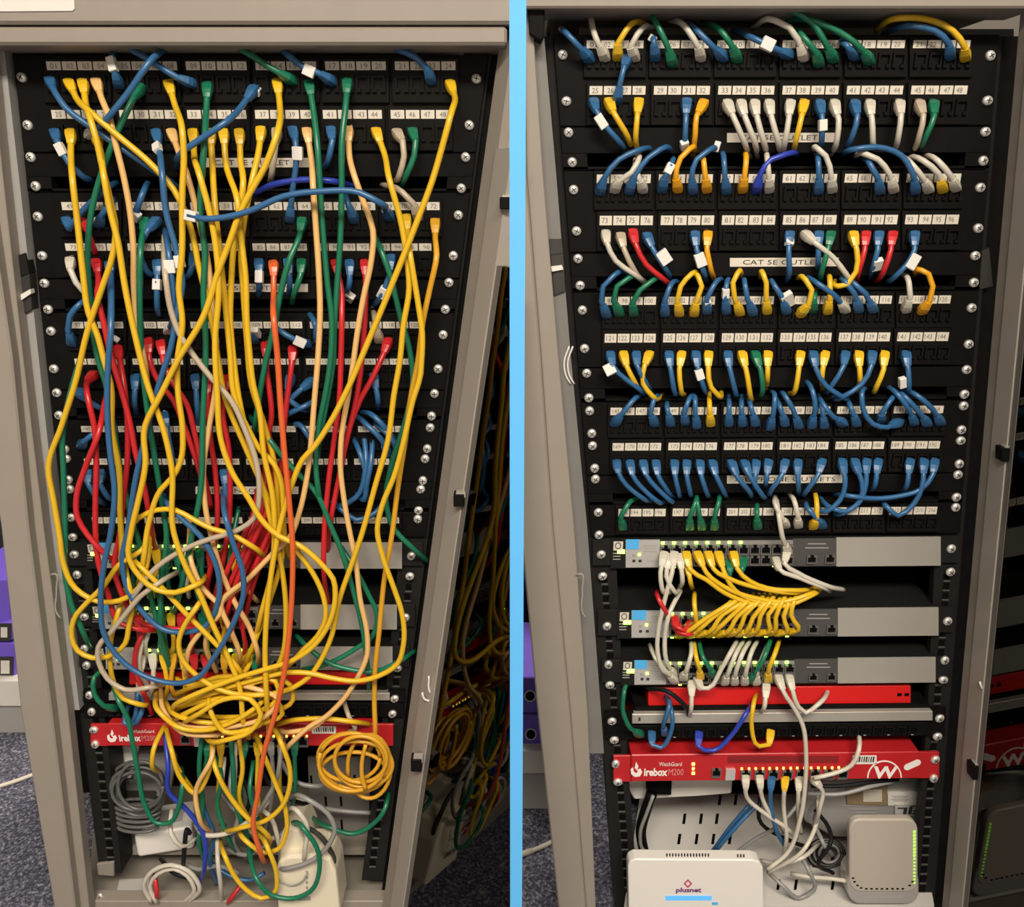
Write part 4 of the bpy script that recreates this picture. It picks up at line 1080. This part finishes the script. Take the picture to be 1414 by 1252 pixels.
L2 = '''B 76,182 79,195 86,210 95,225 110,240 130,250,-15 t84,206,10,17
Y 98,182 98,210 100,245 107,306 115,380 122,431 135,464 143,495 153,531 155,595 164,645 166,709 168,760 160,800 d56
Y 133,190 138,205 143,240 152,290 162,330 173,398 188,469 206,538 224,587 237,645 240,735 255,779 277,822 293,860 313,903 331,949 335,990 345,1020 d70
B 216,182 219,200 224,240 229,291 244,347 252,393 244,433 237,475 221,526 201,602 188,658 176,735 169,771 178,817 199,847 224,868 255,873 285,863 300,835 303,804 293,766 275,738 255,720 239,704 226,682,0 d62 t217,204,10,16 t248,361,12,17
P 237,182 245,205 258,240 275,305 288,367 293,418 299,480 298,531 288,595 281,645 285,709 293,745 305,786 323,829 344,865 354,893 356,919 d46
Y 267,182 268,210 275,240 285,275 298,340 302,400 297,470 300,544 305,607 321,653 344,689 360,716 385,740 412,752 445,780 460,799 463,820 458,851 445,877 426,898 405,911 366,924 330,935 290,950 255,965 240,985 d76
Y 291,182 293,220 297,286 305,362 311,418 318,490 323,544 344,595 360,622 378,640 387,660 391,690 392,729 400,770,20 d54
Y 309,182 312,225 328,278 333,329 339,380 341,444 345,490 350,532 358,564 364,624 377,689 379,731 375,790 360,850 350,900 d60
Y 331,182 332,220 336,250 330,300 322,350 319,400 318,440 322,490 332,560 347,620 362,670 374,720 390,790 395,850 388,910 370,940 330,960 d50
Y 361,178 358,205 348,250 338,300 333,345 336,400 341,470 347,530 366,590 381,650 384,710 390,760 372,830 350,890 330,930 d44
T 383,180 380,205 376,235 373,252,-10
B* 404,178 408,195 409,225 404,262 400,303 t411,212,14,18
P 424,180 430,220 432,250 436,310 440,370 442,430 440,480 434,555 430,606 424,658 414,705 400,742 377,764 345,797 305,837 315,862 327,890 330,925 d56
B 457,178 459,195 455,215 445,235,-15
P 481,178 482,210 490,245 502,279 515,318 513,358 502,410 493,462 488,500 481,545 472,598 470,642 476,695 484,739 490,767 497,825 507,877 507,903 494,935 470,970 450,989 426,1004 405,1023 390,1045 d52
Y 519,180 530,210 537,245 555,313 562,358 565,397 557,449 552,499 544,545 536,606 518,671 500,736 487,775 468,830 458,877 445,908 426,935 398,952 366,959 340,959 300,965 262,982 235,1000 d62
T 547,182 556,195 558,215 552,240 545,250,-15
G 569,180 574,195 572,215 562,240 553,258,-15'''
L3 = '''B 92,303 96,316 105,302 125,280 145,262 165,250,-15
R 115,305 121,318 127,336 133,352,0
B 137,310 142,295 150,285 158,272,-10 t136,308,14,16
G 201,303 197,322 194,350 193,393 195,480 204,569 214,633 224,696 230,735 224,796 222,873 234,924 d44
B 218,303 204,318 193,345 201,372 224,383,-10
B 186,302 189,288 196,270 205,250,-10 t186,296,17,17
B!* 260,297,78 280,302 310,300 345,291 392,271 445,264 497,266 523,279 539,300 d82 t264,298,14,18
N! 350,268,0 380,254 420,248 460,250 490,258,-10
G 418,303 414,325 400,358 387,407 379,449 368,495 360,535 354,575 350,605 d40
B 490,304 482,285 475,262,-10
T 578,300 570,280 555,265 527,255,-10
Y 561,300 563,325 566,350 571,380 578,423 583,460 582,499 581,515 570,553 557,611 544,658 528,697 521,730 528,767 544,812 555,846 557,890 549,916 523,933 492,940 458,936 426,929 400,928 360,936 310,950 272,975 d66
O 601,305 601,330 603,352 594,397 584,444 577,500 568,545 560,605 549,676 542,733 531,798 523,877 518,924 517,970 518,1012 510,1036 d44'''
L4 = '''W 98,358 97,372 105,390 118,405 135,420,-10
R 133,360 136,385 135,412 143,444 153,490 165,530 178,577 188,628 199,671 206,710 215,760 d50
B 152,364 153,400 152,440 151,456 t158,468,16,15
B 218,362 217,390 217,420 222,440,-10 t217,393
B!c 228,318,10 233,350 238,390 240,425 232,458 d58 t235,368,15,18
B 270,352 265,370 255,386,-10
B 358,360 358,382 357,412,-5 t358,382,9,17
C 378,363 378,400 378,440 383,490 387,553 392,616 399,689 404,750 404,798 399,877 390,942 380,985 366,1033 356,1096 350,1143 358,1172 369,1190 d84
B 398,360 400,385 398,410,-10
G 417,360 415,380 408,400 403,420,-10
R 463,362 471,397 472,440 471,490 468,559 460,616 453,671 448,730 447,785 455,838,-10 d42
B 483,362 483,388 478,405,0 t483,410,18,13
R 504,362 505,395 504,430 502,470 497,520 488,570 478,610 468,660 458,710 452,760 d36
G! 515,322,10 528,350 539,381 552,434 565,480 570,519 560,580 541,640 533,692 546,733 565,752 591,775,-5 d36
B 540,355 538,380 526,408 516,422,-10 t529,404,13,17'''
L5 = '''B 100,474 94,455 97,435 110,420 125,413,-10
R 163,480 171,531 176,582 176,633 171,684 166,735 158,785 175,835 195,862 d40
R 205,470 206,495 218,525 238,550 255,590 272,638 285,690 d26
R 222,473 226,500 240,530 258,558 268,595 278,640 292,700 d34
B 352,470 345,458 338,445,-10 t352,459,19,13
B 425,475 412,471 396,463 384,455 378,440,-10 t414,472,16,12
R 367,475 368,510 373,545 375,575 370,605 378,650 372,700 350,760 325,820 305,870 d30
R 405,480 402,510 398,540 392,590 388,650 380,690 360,745 335,810 d28
T 524,470 519,448 515,425,-10
R 537,470 528,492 513,524 497,553 481,595 470,640 d34
B 440,470 436,450 425,430,-10'''
L6 = '''R 132,515 121,525 122,551 130,587 133,630 132,684 132,735 135,771 150,822 165,860 190,868 230,870 d46
R! 146,548,10 136,598 118,645 106,684 107,714 120,737 140,760 168,778 d54
B 108,540 116,550 132,560 148,566,-10 t110,542
B 188,520 186,545 190,575,-10
B 270,520 272,555 275,600,-10
R 316,520 308,564 316,620 318,671 316,722 305,790 290,850 d24
R 287,525 290,595 298,658 300,722 290,790 278,840 d20
B 402,520 396,545 412,562 432,566,-10
B 432,525 415,538 402,550 396,575,-10
B 516,518 521,545 522,565,-10
B! 390,575,0 405,568 422,560 440,550,-10
B! 405,585,0 418,590 428,605 432,625,-10'''
L7 = '''B 112,615 120,606 128,600 142,592,-10
B 227,572 232,600 238,632 240,650,-10 t228,575,9,15
B 536,626 527,607 508,588 490,572,-10
B 543,612 533,592 518,576 498,568,-10
B 548,640 545,612 532,596 512,582,-10'''
L8 = '''B 122,650 122,668 132,685 148,697,-10
B 140,650 138,668 146,682 158,690,-10
B! 487,603,0 498,628 506,660 503,690 492,680,0
B! 502,595,0 505,640 492,686 472,698 455,690,-10
B! 535,685,0 518,708 492,718 470,702 460,690,-10
B! 515,600,0 512,640 505,680 515,700,-10
B 310,650 312,690 316,720,-10'''
for i, tx in enumerate((L1, L2, L3, L4, L5, L6, L7, L8)):
    cable_row(tx, rname(i, False), GL, dmid=24, r=.0035, dend=4)
XL = '''T! 227,325,10 229,385 237,432 250,465 262,483 293,523 318,551 339,595 354,638 358,675 351,715 321,735 293,743 255,758 211,788 190,815 186,850 d66 | long tan patch cable winding from the third port row past the upper switch
T! 252,786 216,807 193,824 178,842 153,873 136,893 136,913 148,936 173,952 204,949 229,944 d72 | tan cable looping around the lower left of the switches
B! 154,375,20 153,456 149,510 148,556 153,633 158,671 153,735 143,784 139,835 143,873 158,901 183,924 216,939 250,943 275,934 293,911 305,893 321,863 336,822 334,784 323,753 313,720 308,676,0 d80 | blue cable making the largest loop in front of the switches
Y! 178,762,20 193,714 216,704 242,704 267,717 293,730 316,736 345,752 370,775 d64 | yellow cable arching over the top of the upper switch
Y! 205,730 195,760 165,779 143,809 120,832 102,855 99,878 107,898 127,908 150,906 173,888 178,863 183,835 176,800 172,770 d60 | yellow cable looping lowest at the left rail beside the switches
Y! 178,800 162,850 152,890 152,915 157,942 170,964 192,972 206,970 d50 | yellow cable curling down to the left end of the tray
Y! 176,772 193,781 229,817 255,845 280,870 305,896 326,919 335,950 d66 | straight yellow cable crossing diagonally over the middle switch
Y! 285,822 270,840 255,863 247,883 252,911 270,931 293,947 331,959 360,959 400,950 d74 | yellow cable bending in a C shape before the lower switch
P! 262,720 265,779 280,812 305,840 275,875 260,898 257,919 262,936 d58 | peach cable zigzagging before the middle switch
G! 128,440,0 112,493 97,544 87,595 88,658 90,735 89,784 99,835 115,873 128,896,-10 d50 | green cable bowing out along the left rail
G!* 143,925,0 130,935 130,957 143,974 158,978 d24 | short green cable curling beside the left end of the tray
G! 345,575,0 371,606 400,642 439,684 455,722 471,759 487,812 500,864 506,905 510,955,-10 d44 | green cable falling from middle to right end of the lower switch
G! 471,755,20 490,785 507,817 521,851 515,877 492,895 458,914 418,924 d34 | green cable hooking back over the silver switch ends
G! 409,877,0 430,898 452,914 484,924 518,927 549,914 573,898,-5 d36 | green cable sagging below the lower silver switch end
G! 330,700,0 322,740 315,790 310,830 d20 | short dark green cable behind the red bundle
R! 372,600,10 379,650 373,700 350,757 325,820 306,868 d34 | red cable slanting down left, foremost of the red bundle
R! 385,640,10 376,715 356,768 330,838 312,882 d26 | red cable slanting down left, rightmost of the red bundle
R! 366,640,10 364,700 345,745 320,800 298,862 d40 | red cable slanting down left, leftmost of the red bundle
R! 360,690,0 345,740 325,790 300,830 290,870 d22 | red cable slanting down left, hindmost of the red bundle
R! 185,850,20 200,862 225,866 255,868 290,858 d30 | red cable lying level across the middle switch
R! 205,860,20 190,890 186,920 200,960 210,985 d34 | red cable dropping before the lower switch
R! 378,665,20 368,705 348,752 332,790 316,835 308,872 d46 | red cable slanting down left, second from front in the red bundle
R! 390,660,20 380,715 362,758 342,810 326,850 318,884 d42 | red cable slanting down left at the right edge of the red bundle
R! 356,675,20 350,710 330,752 312,792 300,835 d44 | red cable slanting down left at the left edge of the red bundle
R! 400,650,10 388,700 372,745 352,800 338,852 d36 | red cable slanting down left beside the orange cable
Y! 390,740,20 411,762 432,791 447,825 450,851 439,877 418,898 403,914 370,930 d58 | yellow cable bowing right just inside the largest yellow bow
P! 356,830 330,812 300,840 285,880 300,930 d48 | peach cable crooked in front of the middle switch ports
W! 200,870,10 195,890 192,915 205,950 d26 | short white cable before the left ports of the lower switch
G! 222,770,0 218,800 225,850 230,900 240,930 d22 | green cable hanging straight before the lower switch ports
G! 275,770,0 270,800 285,850 305,890 d22 | green cable slanting under the upper switch ports
Y! 350,905,10 335,930 300,935 270,945 240,935 d40 | yellow cable drooping above the tangle at the tray
Y! 216,955 222,985 244,1003 280,1008 318,998 355,975 372,950 d70 | yellow cable curved as the lowest bowl of the tangle
Y! 225,965 250,990 300,998 350,985 385,960 380,940 340,945 290,958 250,975 d62 | yellow cable in a flat loop across the tangle
Y! 230,985 270,970 330,958 380,965 390,985 350,1000 290,1000 245,985 d54 | yellow cable in a wide flat loop low in the tangle
P! 232,990 270,1005 320,1003 365,990 385,965 350,950 300,960 d66 | peach cable looped among the yellow tangle
Y! 240,960 280,945 340,938 400,945 405,965 370,985 320,990 260,985 d46 | yellow cable in a flat loop high in the tangle
Y! 300,940 290,980 310,1010 350,1005 370,975 d76 | yellow cable looped upright in the middle of the tangle
P! 222,950 228,985 250,1010 290,1015 330,1005 d58 | peach cable rounding the left of the tangle
Y! 250,1000 275,985 310,965 345,965 360,985 345,1010 310,1022 280,1015 d80 | yellow cable in a small foremost loop of the tangle
Y! 229,1003 237,1036 250,1075 268,1095 290,1060 293,1040 293,1005 d50 | yellow cable in a V below the red firewall
P! 293,1008 293,1044 270,1095 275,1128 295,1151 d56 | peach cable dropping below the tangle at the left
Y! 291,1008 298,1062 318,1100 341,1128 362,1145 372,1170 d62 | yellow cable slanting right below the tangle
Y! 304,1160 312,1185 322,1206 340,1228 361,1240 379,1232 382,1209 369,1169 350,1143 d70 | yellow cable in the lowest loop beside the white power unit
Y! 375,1000 388,1025 400,1059 400,1086 390,1112 366,1133 335,1142 306,1148 d66 | yellow cable in a large bow right of centre below the tangle
Y! 352,1010 366,1046 379,1078 395,1122 395,1151 384,1172 366,1177 340,1161 328,1135 d58 | yellow cable ending in a round loop above the white power unit
Y! 228,1000 212,1035 210,1052 220,1066 d44 | short yellow cable across the lettering of the red firewall
N! 227,1005 232,1057 234,1095 255,1115 272,1136 283,1159 283,1190 276,1220 d40 | royal blue cable snaking down to the cabinet base
G! 155,940,20 164,968 176,991 183,1024 191,1069 201,1113 216,1136 234,1136 246,1116 252,1085 250,1058 d52 | green cable looping under the lettering of the red firewall
B! 190,950,10 188,985 182,1000 178,990 d26 | blue cable crossing the left end of the patch strip
B! 178,975,10 172,998 180,1002 195,985 198,955 d30 | blue cable curled above the firewall lettering
G! 280,1010,20 275,1060 280,1110 275,1160 283,1190 d24 | green cable falling below the firewall, left of two
G! 318,1010,20 322,1060 325,1110 340,1150 345,1190 d28 | green cable falling below the firewall, right of two
Y! 330,1020,20 335,1060 330,1100 350,1140 d22 | yellow cable plugged low in the firewall ports
S! 388,1010,20 387,1045 382,1075 366,1107 340,1135 d44 | grey cable bowing below the right firewall ports
W! 310,1045,0 306,1080 300,1110 310,1140 d24 | white cable under the firewall ports, left of centre
W! 237,1118,10 236,1150 250,1168 272,1156 d36 | white cable hooked below the white adapter
W! 270,1138,10 285,1153 311,1151 344,1133 372,1105 d38 | white cable in a shallow bowl before the shelf
W! 300,1155,10 301,1190 304,1215 306,1246 d40 | white cable hanging straight to the cabinet sill
S! 395,1103,0 426,1104 452,1122 462,1141 452,1169 426,1190 400,1198 386,1190 d68 | grey cable ringed around the white power unit
W! 392,1120,10 415,1124 421,1132 421,1175 416,1190 d66 | white cable bent square into the white power unit
G! 343,1165,20 356,1216 374,1235 405,1240 429,1230 441,1201 437,1169 421,1146 400,1135 d76 | green cable ringed across the white power unit
G! 537,1095,0 532,1115 518,1135 487,1151 452,1141 429,1127,-20 d20 | green cable sagging in front of the slotted plate
S! 440,1115,-30 480,1120,-25 515,1122,-30 | grey cable crossing the slotted plate
W! 209,1246,20 199,1220 211,1202 237,1194 260,1202 275,1222 260,1246 d24 | white cable looped on the cabinet base, outer
W! 216,1246,20 207,1222 218,1206 240,1199 258,1208 268,1225 254,1246 d18 | white cable looped on the cabinet base, inner
R! 213,1205,10 216,1225 215,1246 d22 | short red cable beside the white loop on the base
R! 334,1220,10 322,1236 314,1248 d22 | short red cable near the sill
K! 222,1185,-10 240,1205 268,1215 275,1225 d12 | black cable before the shelf edge
K! 262,1150,10 258,1145 254,1180 252,1210 d26 | thin black cable standing before the shelf
B! 290,1190,0 320,1210 345,1215 365,1205 d10 | dark blue cable low behind the yellow loop
S! 300,1090,-20 330,1120,-10 350,1100,-10 330,1070,-20 d0 | grey cable knotted under the firewall
S! 310,1170,-10 340,1180 370,1165 400,1140,-10 d6 | grey cable lying on the shelf centre
W! 350,1110,0 375,1130 384,1160 388,1190 d30 | white cable running into the power unit
Y! 382,1000 415,993 450,992 485,996 512,1000 d40 | yellow cable running level over the red firewall
P! 385,1008 405,1010 430,1005 460,980 480,960 d46 | peach cable rising right over the red firewall
G! 300,1045,0 306,1075 300,1110 312,1150 330,1180,-10 d30 | dark green cable third from left below the firewall
S! 322,1050,-10 318,1085 330,1120 322,1155 340,1185,-20 d18 | grey cable hanging in the middle below the firewall
B! 275,1080,-10 283,1120 295,1150 290,1185 300,1220,-10 d14 | blue cable hanging low left of centre, behind the peach cable
K! 360,1060,-30 380,1090 405,1105 430,1110,-30 d6 | black cable sagging before the dark slotted plate
K! 330,1060,-20 345,1100 335,1140 355,1175 d4 | black cable twisting under the middle firewall ports
S! 385,1045,-20 410,1080 440,1085 460,1075,-30 d4 | thin grey cable behind the ochre coil
G! 350,1050,-10 345,1090 355,1130 350,1180,-10 d20 | green cable hanging just left of the orange cable end
W! 330,1130,-10 350,1150 372,1158 395,1150 d24 | white cable bridging to the white power unit top
S! 250,1190,0 275,1200 300,1195 330,1205 d10 | grey cable low on the base behind the white loops
Y! 235,1035,10 245,1060 262,1085 275,1105 d26 | short yellow cable behind the royal blue one
T! 475,968,10 482,990 490,1003 480,1010 d30 | tan cable end above the ochre coil'''
cable_list(XL, ', left cabinet', GL, dmid=40, dend=6, r=.0034, cat='cable')
# plugs in the left switch ports
k = 0
for y0, xs in ((762, '185G 200Y 216Y 231G 246G 261W 276G 292R 306R 321Y 336R'), (849, '192R 207W 222G 236Y 251R 265R 280G 308Y 336R'), (905, '196W 211W 226Y 239O 254Y 268R 283R 311O 326Y 340O 350G')):
    rows = ''
    for q in xs.split():
        x, c = int(q[:-1]), q[-1]; k += 1
        rows += f'{c} {x},{y0} {x - 1 + k % 4},{y0 + 18} {x - 6 + (k * 5) % 13},{y0 + 38} {x - 8 + (k * 7) % 17},{y0 + 62},0\n'
    cable_row(rows, {762: 'plugged in the upper switch, tangled left cabinet', 849: 'plugged in the middle switch, tangled left cabinet', 905: 'plugged in the lower switch, tangled left cabinet'}[y0], 'switch cables of the tangled left cabinet', dmid=20)
rows = ''
for i, c in enumerate('GYWGYSYG'):
    x = 288 + i * 17; rows += f'{c} {x},{1025} {x - 3 + i % 3 * 3},{1050} {x - 8 + (i * 5) % 13},{1080} {x - 12 + (i * 11) % 25},{1125 + i % 3 * 12},-10\n'
cable_row(rows, 'plugged in the red firewall, tangled left cabinet', 'firewall cables of the tangled left cabinet', dmid=16)
# ochre coil hanging in front of the firewall
t = thing('cable_coil', 'ochre cable wound in a loose round coil before the left firewall', 'cable', W(490, 1095, .05))
for i, (cx, cy, rx, ry, d0) in enumerate(((482, 1045, 43, 33, 48), (500, 1050, 38, 36, 56), (498, 1048, 36, 32, 64), (492, 1056, 50, 33, 52), (510, 1058, 30, 44, 44), (486, 1052, 46, 40, 60), (488, 1066, 46, 28, 42))):
    a0 = i * .7
    w = [W(cx + rx * math.cos(a * math.pi / 14 + a0), cy + ry * math.sin(a * math.pi / 14 + a0), (d0 + 5 * math.sin(a * math.pi / 14 * .5)) / 1000) for a in range(29)]
    sweep('turn', w, [.0029] * 29, MATS['cable_O'], t)
w = [W(x, y, .07) for x, y in ((505, 1028), (500, 1050), (500, 1072), (505, 1090))]; q = [Vector(v) for v in spline([tuple(v) for v in w], .006)]
sweep('binding_turn', q, [.0029] * len(q), MATS['cable_O'], t)
